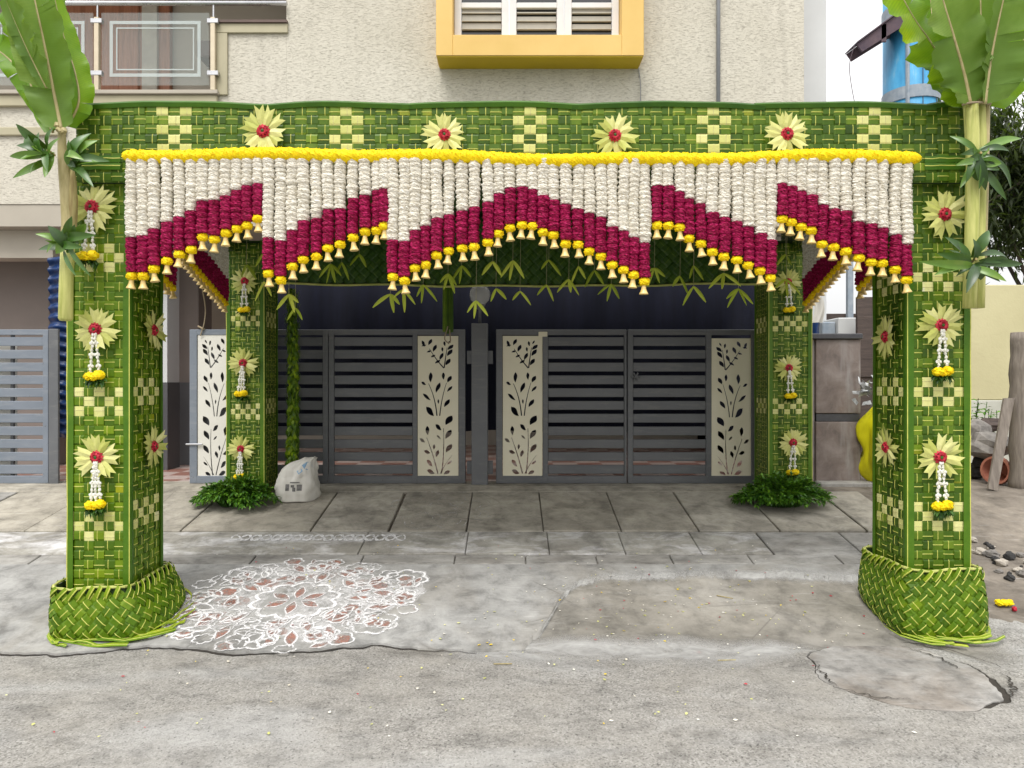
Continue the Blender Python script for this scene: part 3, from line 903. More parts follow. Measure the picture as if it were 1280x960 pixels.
# yellow window box
bx0, bx1, bz0 = X(545, 7.5), X(805, 7.5), Z(70, 7.5)
win = hb('window_surround', 'yellow_p', ((bx0, 7.5, bz0 + .004), (wx0, WY - .002, 7)), ((wx1, 7.5, bz0 + .004), (bx1, WY - .002, 7)), ((wx0, 7.5, bz0 + .004), (wx1, WY - .002, wz0)), bev=.006)
mb = MB(); mb.box((bx0 + .012, 7.512, bz0 - .006), (bx1 - .012, WY - .002, bz0 + .003)); mb.build('soffit', 'yellow_u', win)
cw = (wx1 - wx0) / 3
for k in range(3):
    xa, xb = wx0 + k * cw + .004, wx0 + (k + 1) * cw - .004
    yw = 7.66
    mb = MB()
    fr = .075
    for q in (((xa, yw, wz0 + .002), (xa + fr, yw + .05, 6.3)), ((xb - fr, yw, wz0 + .002), (xb, yw + .05, 6.3)), ((xa + fr, yw, wz0 + .002), (xb - fr, yw + .05, wz0 + .03)), ((xa + fr, yw, wz0 + .36), (xb - fr, yw + .05, wz0 + .42))):
        mb.bbox(q[0], q[1], .006)
    mb.build('window_sash', 'white_p', win)
    mb = MB(); mb.box((xa + fr, yw + .05, wz0 + .03), (xb - fr, yw + .056, 6.3)); mb.build('pane', 'winglass', win)
    for j in range(4):
        mb = MB(); zz = wz0 + .055 + j * .085
        mb.box((xa + fr + .004, yw + .012, zz), (xb - fr - .004, yw + .045, zz + .013)); mb.build('louvre', 'louver', win)
        if j in (1, 2, 3 - k % 2):
            mb = MB(); mb.box((xa + fr + .006, yw + .03, zz + .0135), (xb - fr - .006, yw + .04, zz + .0135 + R.uniform(.03, .065))); mb.build('blind_slat', 'louver', win)
for x in (wx0 + .03, wx1 - .06):
    pass
mb = MB(); mb.tube([(X(898, 7.76), 7.765, zb), (X(898, 7.76), 7.765, 9)], .022, 8); mb.build('conduit', 'pipe', house, smooth=True)
mb = MB(); mb.tube(catmull([(X(798, 7.78), 7.79, 4.95), (X(801, 7.78), 7.79, 4.7), (X(800, 7.78), 7.79, 4.3), (X(804, 7.78), 7.79, 3.5)], 5), .004, 5); mb.build('cable', 'pipe', house)
# porch under the house
hb('porch_floor', 'tile', ((-9, 7.255, .40), (hx1, 13, .512)))
hb('porch_wall', 'plaster_s', ((-9, 11.5, .512), (hx1, 11.7, zb - .25)), ((hx1 - .2, 8.3, .512), (hx1 - .003, 11.5, zb - .25)))
hb('beam', 'plaster_s', ((-9, 8.0, zb - .55), (X(66, 8.0), 8.25, zb - .243)))
hb('porch_pillar', 'porch_p', ((X(-30, 8.6), 8.6, .512), (X(62, 8.6), 9.0, Z(313, 8.6))), bev=.01)
hb('porch_lintel', 'plaster_s', ((-9, 8.62, Z(312, 8.6)), (X(66, 8.6), 8.98, zb - .25)))
hb('porch_pillar', 'porch_p', ((X(209, 8.8), 8.8, .512), (X(248, 8.8), 9.2, zb - .25)), bev=.01)
hb('dado', 'dado', ((X(209, 8.8) - .01, 8.79, .512), (X(248, 8.8) + .01, 9.21, Z(478, 8.8))))
hb('porch_pillar', 'plaster_w', ((X(192, 8.3), 8.3, Z(478, 8.3)), (X(209, 8.3), 8.6, zb - .25)))
hb('dado', 'dado', ((X(192, 8.3) - .005, 8.295, .512), (X(209, 8.3) + .005, 8.605, Z(478, 8.3) - .002)))
# dark cloth screening the porch behind the gate
mb = MB()
cx0, cx1 = X(330, 7.5), X(950, 7.5)
def cl(u, v):
    x = lerp(cx0, cx1, u)
    return (x, 7.5 + .05 * math.sin(x * 5.3) * (.3 + v) + .02 * math.sin(x * 13 + 2 * v) - .12 * math.sin(v * pi) * .4, lerp(3.0, 1.02, v) - .015 * math.sin(x * 7))
mb.sheet(cl, 120, 10, 0, .5)
mb.build('privacy_cloth', 'navy', smooth=True, label='dark navy cloth screen hung above and behind the grey gate', cat='cloth')
mb = MB()
bx = X(60, 7.6)
def cl2(u, v):
    z = lerp(Z(322, 7.6), Z(548, 7.6), v)
    return (lerp(X(60, 7.6), X(96, 7.6), u), 7.6 + .02 * math.sin(z * 62) + .02 * math.sin(u * 9 + v * 5), z + .012 * math.sin(u * 5))
mb.sheet(cl2, 14, 110, 0, .5)
mb.build('blue_tarpaulin', 'blue_t', smooth=True, label='ribbed dark blue sheet hanging between the open gate leaf and left pillar', cat='tarpaulin')
# ================================================================== GATES
GD = 7.1
def leaf2d(cx, cy, ang, L, W):
    pts = []
    n = 7
    for k in range(n + 1):
        t = k / n
        pts.append((t * L, W * .5 * math.sin(pi * t) ** .8))
    for k in range(n - 1, 0, -1):
        t = k / n
        pts.append((t * L, -W * .42 * math.sin(pi * t) ** .9 + .10 * W * math.sin(2 * pi * t)))
    ca, sa = math.cos(ang), math.sin(ang)
    return [(cx + x * ca - y * sa, cy + x * sa + y * ca) for x, y in pts]
def stem2d(p0, p1, p2, w):
    L, Rr = [], []
    for k in range(9):
        t = k / 8
        x = (1 - t) ** 2 * p0[0] + 2 * t * (1 - t) * p1[0] + t * t * p2[0]; y = (1 - t) ** 2 * p0[1] + 2 * t * (1 - t) * p1[1] + t * t * p2[1]
        dx = 2 * (1 - t) * (p1[0] - p0[0]) + 2 * t * (p2[0] - p1[0]); dy = 2 * (1 - t) * (p1[1] - p0[1]) + 2 * t * (p2[1] - p1[1])
        l = math.hypot(dx, dy) or 1
        ww = w * (1 - .6 * t) * .5
        L.append((x - dy / l * ww, y + dx / l * ww)); Rr.append((x + dy / l * ww, y - dx / l * ww))
    return L + Rr[::-1]
# motif in photo pixels of the panel (0..218 wide, 0..752 high, y down), three sprays
LEAVES = [
 (40, 58, 118, 38, 15), (58, 50, 62, 38, 17), (20, 55, 15, 26, 9), (83, 85, 66, 42, 18), (48, 88, 20, 26, 10), (70, 115, 28, 28, 11), (92, 148, 32, 34, 13), (118, 130, 65, 44, 17),
 (160, 75, 40, 42, 18), (158, 108, 52, 46, 20), (150, 158, 55, 44, 20), (135, 85, 100, 26, 11), (148, 55, 105, 28, 12), (163, 45, 60, 24, 9),
 (70, 250, 90, 56, 20), (45, 262, 150, 30, 14), (98, 305, 68, 60, 20), (70, 345, 140, 56, 16), (88, 430, 130, 66, 28), (112, 365, 95, 26, 9), (140, 235, 95, 40, 16), (160, 250, 60, 42, 20), (158, 300, 48, 42, 14), (142, 382, 55, 52, 20),
 (150, 478, 55, 62, 32), (128, 506, 135, 46, 20), (150, 552, 58, 58, 26), (125, 552, 140, 30, 10), (55, 532, 95, 50, 20), (40, 570, 145, 36, 16), (152, 625, 55, 56, 24), (88, 610, 90, 30, 12), (100, 650, 75, 40, 18), (68, 628, 160, 36, 18), (80, 700, 130, 48, 20), (92, 738, 155, 46, 22), (158, 690, 40, 34, 12), (140, 742, 30, 38, 18)]
STEMS = [((140, 172), (100, 130), (62, 68), 7), ((142, 172), (150, 110), (158, 62), 7), ((103, 428), (95, 330), (58, 255), 7), ((118, 428), (128, 330), (155, 250), 6),
         ((108, 738), (85, 640), (48, 545), 7), ((128, 738), (145, 620), (138, 495), 7), ((122, 738), (150, 680), (185, 640), 5)]
def cut_panel(name, x0, x1, z0, z1, y, parent, flip=False, mat='panel'):
    W, H = x1 - x0, z1 - z0
    sx, sz = W / 218., H / 752.
    holes = []
    for (lx, ly, a, L, w) in LEAVES: holes.append(leaf2d(lx, 752 - ly, math.radians(a), L, w * 1.1))
    for p0, p1, p2, w in STEMS: holes.append([(qx, 752 - qz) for qx, qz in stem2d(p0, p1, p2, w)])
    mb = MB(); N = 460
    dz = 752. / N
    for j in range(N):
        yc = (j + .5) * dz; iv = []
        for P in holes:
            ys = [q[1] for q in P]
            if yc < min(ys) or yc > max(ys): continue
            xs = []
            for k in range(len(P)):
                (ax, ay), (bx_, by) = P[k], P[(k + 1) % len(P)]
                if (ay <= yc) != (by <= yc): xs.append(ax + (yc - ay) / (by - ay) * (bx_ - ax))
            xs.sort()
            iv += [(xs[k], xs[k + 1]) for k in range(0, len(xs) - 1, 2)]
        iv.sort(); c = 0.0; runs = []
        for (u, v) in iv:
            if u > c: runs.append((c, u))
            c = max(c, v)
        if c < 218: runs.append((c, 218.))
        for (u, v) in runs:
            if flip: u, v = 218 - v, 218 - u
            xa, xb, za, zb_ = x0 + u * sx, x0 + v * sx, z0 + j * dz * sz, z0 + (j + 1) * dz * sz
            for yy in (y - .002, y + .002): mb.poly([(xa, yy, za), (xb, yy, za), (xb, yy, zb_), (xa, yy, zb_)], 0, .5)
    return mb.build(name, mat, parent)
def gx(p): return X(p, GD)
def gz(p): return Z(p, GD)
def bay(parent, xa, xb, ztop, zbot, mat, n=11, y=GD, slat_h=.085):
    pitch = (ztop - zbot) / n
    for k in range(n):
        zc = zbot + (k + .5) * pitch
        mb = MB(); mb.bbox((xa, y - .012, zc - slat_h / 2 * pitch / .122), (xb, y + .012, zc + slat_h / 2 * pitch / .122), .004)
        mb.build('slat', mat, parent)
def bar(parent, name, a, b, mat):
    mb = MB(); mb.bbox(a, b, .004); return mb.build(name, mat, parent)
zt, zbm = gz(412), gz(604)
def rails(parent, xa, xb, mat, y=GD):
    bar(parent, 'top_rail', (xa, y - .02, zt - .055), (xb, y + .02, zt), mat)
    bar(parent, 'bottom_rail', (xa, y - .02, zbm), (xb, y + .02, zbm + .075), mat)
def stile(parent, pa, pb, mat, y=GD):
    bar(parent, 'stile', (gx(pa), y - .022, zbm + .002), (gx(pb), y + .022, zt - .002), mat)
G1 = thing('gate_leaf', (gx(450), GD, zbm), 'grey slatted gate leaf with cream cutout panel left of the lamp post', 'gate')
rails(G1, gx(300), gx(582), 'gate')
for a, b in ((300, 308), (404, 410.6), (411.4, 418), (516, 522), (573.5, 582)): stile(G1, a, b, 'gate')
bay(G1, gx(308), gx(404), zt - .055, zbm + .075, 'gate'); bay(G1, gx(418), gx(516), zt - .055, zbm + .075, 'gate')
cut_panel('cutout_panel', gx(522) + .003, gx(573), gz(595), gz(420), GD - .012, G1)
G2 = thing('gate_leaf', (gx(700), GD, zbm), 'grey slatted gate leaf with cream cutout panel right of the lamp post', 'gate')
rails(G2, gx(620), gx(783), 'gate')
for a, b in ((620, 628), (678.5, 685), (780, 783)): stile(G2, a, b, 'gate')
bay(G2, gx(685), gx(780), zt - .055, zbm + .075, 'gate')
cut_panel('cutout_panel', gx(628.5), gx(678), gz(595), gz(420), GD - .012, G2)
bar(G2, 'label_tape', (gx(673), GD - .026, gz(421)), (gx(684), GD - .0235, gz(415)), 'panel')
G3 = thing('gate_leaf', (gx(865), GD, zbm), 'grey slatted gate leaf ending at the right rear pillar', 'gate')
rails(G3, gx(784.2), gx(948), 'gate')
for a, b in ((784.2, 791), (882, 888.5), (938.5, 948)): stile(G3, a, b, 'gate')
bay(G3, gx(791), gx(882), zt - .055, zbm + .075, 'gate')
cut_panel('cutout_panel', gx(889), gx(938), gz(596), gz(423), GD - .012, G3, flip=True)
mb = MB()
for k in range(6):
    a = k * pi / 3
    mb.tube([(gx(794), GD - .03, gz(471)), (gx(794) + .045 * math.cos(a), GD - .035, gz(471) + .045 * math.sin(a))], .009, 6)
mb.blob((gx(794), GD - .035, gz(471)), .02, 8, 6, 0); mb.build('latch_knob', 'gate', G3)
# centre post and its lamp
post = thing('gate_post', (gx(600), GD - .03, .5), 'grey square gate post with globe lamp between the gate leaves', 'gate post')
bar(post, 'post', (gx(590), GD - .10, .505), (gx(610), GD + .05, gz(405)), 'gate')
for zz in (gz(455), gz(600) + .06):
    for s in (-1, 1):
        bar(post, 'hinge', (gx(600) + s * .1 - .028, GD - .02, zz), (gx(600) + s * .1 + .028, GD + .02, zz + .13), 'gate')
mb = MB(); mb.lathe([(.016, gz(405)), (.016, gz(388)), (.05, gz(384)), (.055, gz(381))], (gx(600), GD - .03, 0), 12); mb.build('lamp_stem', 'gate', post, smooth=True)
mb = MB(); mb.lathe([(.055, gz(381)), (.09, gz(376)), (.103, gz(370)), (.098, gz(364)), (.075, gz(359)), (.03, gz(357))], (gx(600), GD - .03, 0), 20); mb.build('lamp_globe', 'globe', post, smooth=True)
# open leaf at the far left, leaf with white panel beside the left rear pillar
G4 = thing('gate_leaf', (gx(20), GD, zbm), 'blue-grey slatted gate leaf standing at the left edge of the photo', 'gate')
rails(G4, gx(-60), gx(62), 'gate_b'); stile(G4, 55, 62, 'gate_b'); stile(G4, -60, -52, 'gate_b')
bay(G4, gx(-52), gx(55), zt - .055, zbm + .075, 'gate_b')
bar(G4, 'side_post', (gx(63), GD - .03, zbm - .01), (gx(75), GD + .0, zt + .005), 'gate')
bar(G4, 'back_bar', (gx(10), GD + .03, zbm + .01), (gx(14), GD + .06, zt - .01), 'gate')
mb = MB(); mb.bbox((gx(-60), GD + .12, zbm + .05), (gx(11), GD + .125, gz(425)), .001); mb.build('backing_sheet', 'panel_w', G4)
G5 = thing('gate_leaf', (gx(270), GD, zbm), 'narrow gate leaf with white leaf-cut panel left of rear pillar', 'gate')
rails(G5, gx(238), gx(299), 'gate_b'); stile(G5, 238, 247.5, 'gate_b'); stile(G5, 293, 299, 'gate_b')
cut_panel('cutout_panel', gx(248), gx(293), gz(597), gz(419), GD - .012, G5, flip=True, mat='panel_w')
bar(G5, 'backing_sheet', (gx(248), GD + .04, gz(597)), (gx(293), GD + .045, gz(419)), 'gate')
bar(G5, 'bolt', (gx(234), GD - .04, gz(556)), (gx(255), GD - .025, gz(554)), 'steel')
mb = MB(); mb.tube(catmull([(gx(252), GD - .03, gz(420)), (gx(258), GD - .05, gz(404)), (gx(262), GD - .1, gz(385)), (gx(268), GD - .3, gz(360))], 4), .006, 6)
mb.tube([(gx(249), GD - .03, gz(408)), (gx(257), GD - .03, gz(412))], .009, 6); mb.build('tie_rope', 'rope', G5)

# ================================================================== RIGHT SIDE
gp = thing('gate_pillar', (X(1044, 7.2), 7.4, .5), 'granite clad gate pillar with dark band right of the arch', 'pillar')
px0, px1 = X(1020, 7.2), X(1076, 7.2)
for (za, zz) in ((Z(612, 7.2), Z(527, 7.2)), (Z(517, 7.2), Z(424, 7.2))):
    mb = MB(); mb.bbox((px0, 7.2, za + .002), (px1, 7.7, zz - .002), .006); mb.build('granite_panel', 'granite', gp)
mb = MB(); mb.bbox((px0 - .07, 7.22, Z(612, 7.2)), (px0 - .004, 7.7, Z(424, 7.2)), .006); mb.build('granite_edge', 'granite', gp)
mb = MB(); mb.bbox((px0 + .006, 7.208, Z(526.6, 7.2)), (px1 - .006, 7.69, Z(517.4, 7.2)), .002); mb.build('dark_band', 'granite_d', gp)
mb = MB(); mb.bbox((px0 - .1, 7.17, Z(424, 7.2)), (px1 + .01, 7.74, Z(417, 7.2)), .008); mb.build('cap', 'granite_d', gp)
mb = MB(); mb.bbox((px0 - .02, 7.05, .44), (px1 + .2, 7.199, .545), .012); mb.build('plinth', 'slab_m', gp)
mb = MB(); mb.bbox((X(1048, 8.2), 8.2, .5), (X(1074, 8.2), 8.6, Z(397, 8.2)), .01)
mb.build('masonry_block', 'plaster_w', label='white masonry block behind the granite gate pillar', cat='block')
mb = MB(); mb.bbox((X(1026, 8.3), 8.25, .5), (X(1047, 8.2), 8.6, Z(402, 8.2)), .01)
mb.build('masonry_block', 'tank_band', label='grey block beside the white block behind the granite pillar', cat='block')
mb = MB()
def bc(u, v):
    return (lerp(X(1017, 7.9), X(1030, 7.9), u) + .02 * math.sin(v * 6), 7.9 + .03 * math.sin(u * 7 + v * 3), lerp(Z(372, 7.9), Z(424, 7.9), v))
mb.sheet(lambda u, v: bc(u, v * .6), 8, 8, 1, .5); mb.sheet(lambda u, v: bc(u * .8, .6 + v * .4), 8, 8, 0, .5)
mb.build('plastic_sheet', ['blue_t', 'sack'], smooth=True, label='white and blue plastic sheet hanging behind the granite pillar', cat='sheet')
ws = thing('board_fence', (X(1090, 7.9), 7.9, .5), 'dark weathered board fence seen behind the right front pillar', 'fence')
zz = .5
k = 0
while zz < Z(385, 7.9):
    h = R.uniform(.16, .24)
    mb = MB(); mb.bbox((X(1072, 7.9), 7.9 + R.uniform(0, .02), zz + .004), (X(1150, 7.9), 7.95, zz + h + .02), .004); mb.build('board', 'dark_wood', ws); zz += h
mb = MB(); mb.bbox((X(1060, 8.7), 8.7, .5), (X(1067, 8.7), 8.76, 3.0), .004); mb.build('fence_post', 'tank_band', label='thin grey metal post behind the right side garland', cat='post')
mb = MB(); mb.bbox((X(1020, 8.8), 8.8, Z(402, 8.8)), (X(1070, 8.8), 8.95, Z(392, 8.8)), .004); mb.build('timber_beam', 'dark_wood', label='short dark timber lying on blocks behind the granite pillar', cat='timber')
def sackshape(mb, c, w, dp, h, lean=(0, 0), m=0, n=26, k=16, lump=.06, neck=None):
    c = Vector(c)
    rings = []
    for j in range(k + 1):
        v = j / k
        prof = (math.sin(pi * min(1, .06 + v * .97)) ** .42)
        if neck: prof = lerp(prof, neck[1], max(0, (v - neck[0]) / (1 - neck[0])) ** .6) if v > neck[0] else prof
        ring = []
        for i in range(n):
            a = 2 * pi * i / n
            r = prof * (1 + lump * mnoise.noise(Vector((math.cos(a) * 2 + c.x, math.sin(a) * 2, v * 4))) * 2)
            ca, sa = math.cos(a), math.sin(a)
            se = (abs(ca) ** 2.6 + abs(sa) ** 2.6) ** (-1 / 2.6)
            ring.append(mb.vert(c + Vector((w / 2 * r * ca * se + lean[0] * v * v, dp / 2 * r * sa * se + lean[1] * v, h * v))))
        rings.append(ring)
    for j in range(k):
        for i in range(n):
            mb.face((rings[j][i], rings[j][(i + 1) % n], rings[j + 1][(i + 1) % n], rings[j + 1][i]), m, .5)
    mb.face(rings[0][::-1], m, .5); mb.face(rings[-1], m, .5)
mb = MB(); sackshape(mb, (X(1114, 7.05), 7.12, g(7.0)), .54, .42, .98, (.14, 0), 0, 60, 40, .16)
mb.build('yellow_sack', 'yellow_s', smooth=True, label='bright yellow stuffed sack between granite pillar and arch', cat='sack')
mb = MB()
for _ in range(40):
    c = Vector((X(1094, 6.9) + R.uniform(-.11, .13), 7.0 + R.uniform(-.1, .1), g(7) + .80 + R.uniform(0, .26)))
    d = Vector((R.uniform(-1, 1), R.uniform(-1, 1), R.uniform(-1, 1))).normalized() * R.uniform(.03, .07); e = d.cross(Vector((R.uniform(-1, 1), R.uniform(-1, 1), R.uniform(-1, 1))).normalized())
    mb.poly([c - d - e * .4, c + d - e * .5, c + d * .8 + e * .5, c - d * .7 + e * .4])
mb.build('plastic_scrap', 'silver', label='crumpled silver plastic piled on top of the yellow sack', cat='scrap')
# neighbour's wall, post, plank, pots, stones
nw = thing('boundary_wall', (X(1260, 9), 9, .5), 'pale yellow boundary wall behind the right front pillar', 'wall')
mb = MB(); mb.bbox((X(1100, 9), 9, Z(500, 9)), (X(1500, 9), 9.2, Z(356, 9)), .01); mb.build('upper_wall', 'neigh', nw)
mb = MB(); mb.bbox((X(1100, 9), 8.985, .4), (X(1500, 9), 9.2, Z(500, 9) - .003), .01); mb.build('wall_base', 'neigh_w', nw)
mb = MB()
pp = [(X(1279, 7), 7.0, .45), (X(1278, 7), 7.0, 1.0), (X(1279, 7), 7.0, 1.6), (X(1281, 7), 7, Z(416, 7))]
mb.tube(catmull(pp, 5), [.115 + .008 * math.sin(i * 1.9) for i in range(16)], 14, jit=.05); mb.build('wooden_post', 'old_wood', smooth=True, label='weathered upright wooden post at the right edge of the photo', cat='post')
mb = MB()
P0, P1 = pt(1240, 600, 6.85), pt(1261, 497, 6.95)
P0.z = g(6.85) + .01
d = (P1 - P0).normalized(); s = Vector((d.z, 0, -d.x)).normalized(); u = s.cross(d)
for e in (0,):
    a = [P0 + s * .045 + u * .012, P0 - s * .045 + u * .012, P0 - s * .045 - u * .012, P0 + s * .045 - u * .012]
    b = [P1 + s * .05 + u * .012 + d * .01, P1 - s * .05 + u * .012 - d * .02, P1 - s * .05 - u * .012 - d * .02, P1 + s * .05 - u * .012 + d * .01]
    ia = [mb.vert(p) for p in a]; ib = [mb.vert(p) for p in b]
    for k in range(4): mb.face((ia[k], ia[(k + 1) % 4], ib[(k + 1) % 4], ib[k]), 0, .5)
    mb.face(ia[::-1], 0, .5); mb.face(ib, 0, .5)
mb.build('leaning_plank', 'old_wood', label='weathered plank leaning beside the terracotta pot', cat='plank')
def pot(c, r, h, tilt, label):
    mb = MB(); mb.lathe([(r * .62, 0), (r * .66, 0.01), (r * .95, h * .8), (r * 1.08, h * .8), (r * 1.08, h), (r * .92, h), (r * .86, h * .75), (r * .5, .03)], (0, 0, 0), 22)
    m = Matrix.Translation(c) @ Matrix.Rotation(tilt, 4, 'Y') @ Matrix.Rotation(.5, 4, 'X')
    mb.v = [tuple(m @ Vector(p)) for p in mb.v]
    return mb.build('terracotta_pot', 'terra', smooth=False, label=label, cat='pot')
pot(Vector((X(1262, 7.3), 7.3, g(7.3) + .13)), .13, .27, -1.5, 'terracotta pot lying on its side behind the leaning plank')
pot(Vector((X(1244, 7.7), 7.7, g(7.3) + .20)), .11, .22, -1.2, 'broken terracotta pot piled behind the leaning plank')
def stone(c, r, mat, label, group, name='stone'):
    mb = MB(); c = Vector(c); n, k = 9, 6
    sq = (R.uniform(.8, 1.3), R.uniform(.7, 1.1), R.uniform(.55, .8)); off = R.random() * 50
    rings = []
    for i in range(k + 1):
        th = pi * i / k; ring = []
        for j in range(n):
            d = Vector((math.sin(th) * math.cos(2 * pi * j / n), math.sin(th) * math.sin(2 * pi * j / n), math.cos(th)))
            q = d * r * (1 + .45 * mnoise.noise(d * 1.4 + Vector((off, 0, 0))))
            ring.append(mb.vert(c + Vector((q.x * sq[0], q.y * sq[1], q.z * sq[2] + r * sq[2] * .8))))
        rings.append(ring)
    for i in range(k):
        for j in range(n): mb.face((rings[i][j], rings[i + 1][j], rings[i + 1][(j + 1) % n], rings[i][(j + 1) % n]), 0, .5)
    return mb.build(name, mat, label=label, cat='stone', group=group)
for q, (a, b, r, mt, lab) in enumerate([(1235, 555, .22, 'stone', 'large grey rubble block behind the leaning plank'), (1228, 575, .12, 'stone_d', 'dark rubble stone low beside the right pillar'), (1218, 590, .13, 'stone_d', 'black rubble stone on the ground beside the right pillar'), (1222, 540, .16, 'stone', 'grey rubble stone stacked behind the right pillar'), (1240, 530, .14, 'dark_wood', 'dark rubble lump on top of the rubble heap')]):
    dd = 7.45 + .1 * q
    stone((X(a, dd), dd, max(.5, Z(b, dd) - r * .5)), r, mt, lab, None, 'rubble_stone')
for q in range(34):
    dd = R.uniform(4.95, 5.7); xx = X(1216, 5.4) + abs(R.gauss(0, .16)) + (5.7 - dd) * -.05
    mt = R.choice(['stone', 'stone_d', 'stone_d', 'stone_l', 'stone'])
    stone((xx, dd, g(dd)), R.uniform(.012, .042), mt, {'stone': 'small grey', 'stone_d': 'small black', 'stone_l': 'small pale'}[mt] + ' stone in the loose heap by the right pillar basket', 'small stones heaped by the right basket')
# weeds
def small_leaf(mb, base, d, L, W, m=0, droop=.3):
    d = d.normalized(); up = Vector((0, 0, 1)); s = d.cross(up)
    s = s.normalized() if s.length > .05 else Vector((1, 0, 0))
    s = (s + Vector((R.uniform(-.4, .4), R.uniform(-.4, .4), R.uniform(-.4, .4)))).normalized()
    n = s.cross(d).normalized()
    t = R.random()
    a = mb.vert(base); tip = mb.vert(base + d * L - up * droop * L)
    m1 = base + d * L * .45 - up * droop * L * .2
    l = mb.vert(m1 + s * W * .5 + n * W * .15); r = mb.vert(m1 - s * W * .5 + n * W * .15); c = mb.vert(m1)
    mb.face((a, c, l), m, t); mb.face((a, r, c), m, t); mb.face((c, tip, l), m, t); mb.face((r, tip, c), m, t)
wd = thing('weed', (X(1228, 8), 8, .6), 'green weed growing by the yellow wall above the rubble', 'weed')
mb = MB(); ms = MB()
for k in range(9):
    b0 = Vector((X(1216, 8) + k * .035, 8 + R.uniform(-.1, .1), .85)); d = Vector((R.uniform(-.4, .4), R.uniform(-.4, .2), 1)).normalized(); L = R.uniform(.3, .55)
    ms.tube([b0, b0 + d * L], .004, 5)
    for j in range(10): small_leaf(mb, b0 + d * L * (.3 + .07 * j), Vector((R.uniform(-1, 1), R.uniform(-1, 1), .4)), .09, .035)
ms.build('stem', 'green_dk', wd); mb.build('leaves', 'fern', wd)

# blue sheet-clad tank and lean roof
td = 10.5
tk = thing('blue_tank', (X(1138, td), td, .5), 'tall weathered blue sheet-clad cylinder with grey bands behind the arch', 'tank')
tr, tx = 31.5 * td / F_PX, X(1138.5, td)
mb = MB(); mb.lathe([(tr, .5), (tr, 7.2)], (tx, td, 0), 40, t=.5); mb.build('cylinder', 'bluetank', tk, smooth=True)
for zz in (3.4, Z(125, td), 6.85):
    mb = MB(); mb.lathe([(tr + .004, zz - .09), (tr + .016, zz - .085), (tr + .016, zz + .085), (tr + .004, zz + .09)], (tx, td, 0), 40, t=.5); mb.build('band', 'tank_band', tk)
for a in (-125, -60, -95, -30):
    aa = math.radians(a); w = .03 if a == -125 else .006
    mb = MB(); mb.tube([(tx + (tr + .004) * math.cos(aa), td + (tr + .004) * math.sin(aa), .5), (tx + (tr + .004) * math.cos(aa), td + (tr + .004) * math.sin(aa), 7.2)], w, 6); mb.build('strap' if w > .01 else 'seam', 'tank_band' if w > .01 else 'dado', tk)
mb = MB()
p0, p1 = pt(1071, 55, 10.1), pt(1135, 8, 10.1)
d = (p1 - p0); sd = Vector((d.z, 0, -d.x)).normalized()
for yy in (0, .3):
    a = [mb.vert(p + Vector((0, yy, 0))) for p in (p0, p0 + sd * .13, p1 + sd * .2, p1)]
    b = [mb.vert(Vector(mb.v[i]) + Vector((0, .03, 0))) for i in a]
    mb.face(a, 0, .5); mb.face(b[::-1], 0, .5)
    for k in range(4): mb.face((a[k], b[k], b[(k + 1) % 4], a[(k + 1) % 4]), 0, .5)
q = [p0 + Vector((0, -.03, .01)), p1 + Vector((0, -.03, .01)), p1 + Vector((0, .36, .01)), p0 + Vector((0, .36, .01))]
q2 = [x + Vector((0, 0, .02)) for x in q]
iq, iq2 = [mb.vert(x) for x in q], [mb.vert(x) for x in q2]
mb.face(iq[::-1], 0, .5); mb.face(iq2, 0, .5)
for k in range(4): mb.face((iq[k], iq[(k + 1) % 4], iq2[(k + 1) % 4], iq2[k]), 0, .5)
mb.box((X(1102, 10.1), 10.1, Z(52, 10.1)), (X(1108, 10.1), 10.13, Z(30, 10.1)))
mb.build('sheet_roof', 'rust', tk)
mb = MB(); mb.tube(catmull([pt(1068, 57, 10.0), pt(1062, 80, 10.0), pt(1064, 105, 10), pt(1071, 140, 10), pt(1080, 170, 10)], 5), .005, 5); mb.build('hanging_wire', 'rust', tk)

# tree behind the right pillar
def tree(base, H, crown_c, crown_r, nleaf, label):
    tr = thing('tree', base, label, 'tree')
    base = Vector(base); mt = MB(); ml = MB()
    top = Vector(crown_c)
    mt.tube(catmull([base, lerp(base, top, .35) + Vector((.15, .1, 0)), lerp(base, top, .7) + Vector((-.1, 0, 0)), top + Vector((0, 0, crown_r[2] * .6))], 5), [lerp(.16, .03, i / 15) for i in range(16)], 9)
    tips = []
    for k in range(46):
        s = lerp(base, top, R.uniform(.45, 1.1))
        d = Vector((R.uniform(-1, 1), R.uniform(-1, 1), R.uniform(-.7, .9)))
        e = top + Vector((d.x * crown_r[0], d.y * crown_r[1], d.z * crown_r[2])) * R.uniform(.55, 1)
        mid = (s + e) * .5 + Vector((R.uniform(-.2, .2), R.uniform(-.2, .2), R.uniform(0, .3)))
        mt.tube(catmull([s, mid, e], 4), [lerp(.035, .006, i / 8) for i in range(9)], 5)
        tips += [mid, lerp(mid, e, .5), e, lerp(mid, e, .8)]
    for _ in range(nleaf):
        p = R.choice(tips) + Vector((R.gauss(0, .17), R.gauss(0, .17), R.gauss(0, .17)))
        small_leaf(ml, p, Vector((R.uniform(-1, 1), R.uniform(-1, 1), R.uniform(-1, .3))), R.uniform(.11, .2), R.uniform(.025, .045), 0, .3)
    mt.build('trunk', 'bark', tr, smooth=True); ml.build('crown', 'treeleaf', tr)
tree((7.3, 9.9, .5), 5, (7.0, 9.6, 4.2), (1.5, 1.0, 1.75), 15000, 'tree with leaves coloured dark as backlit behind the right front pillar')
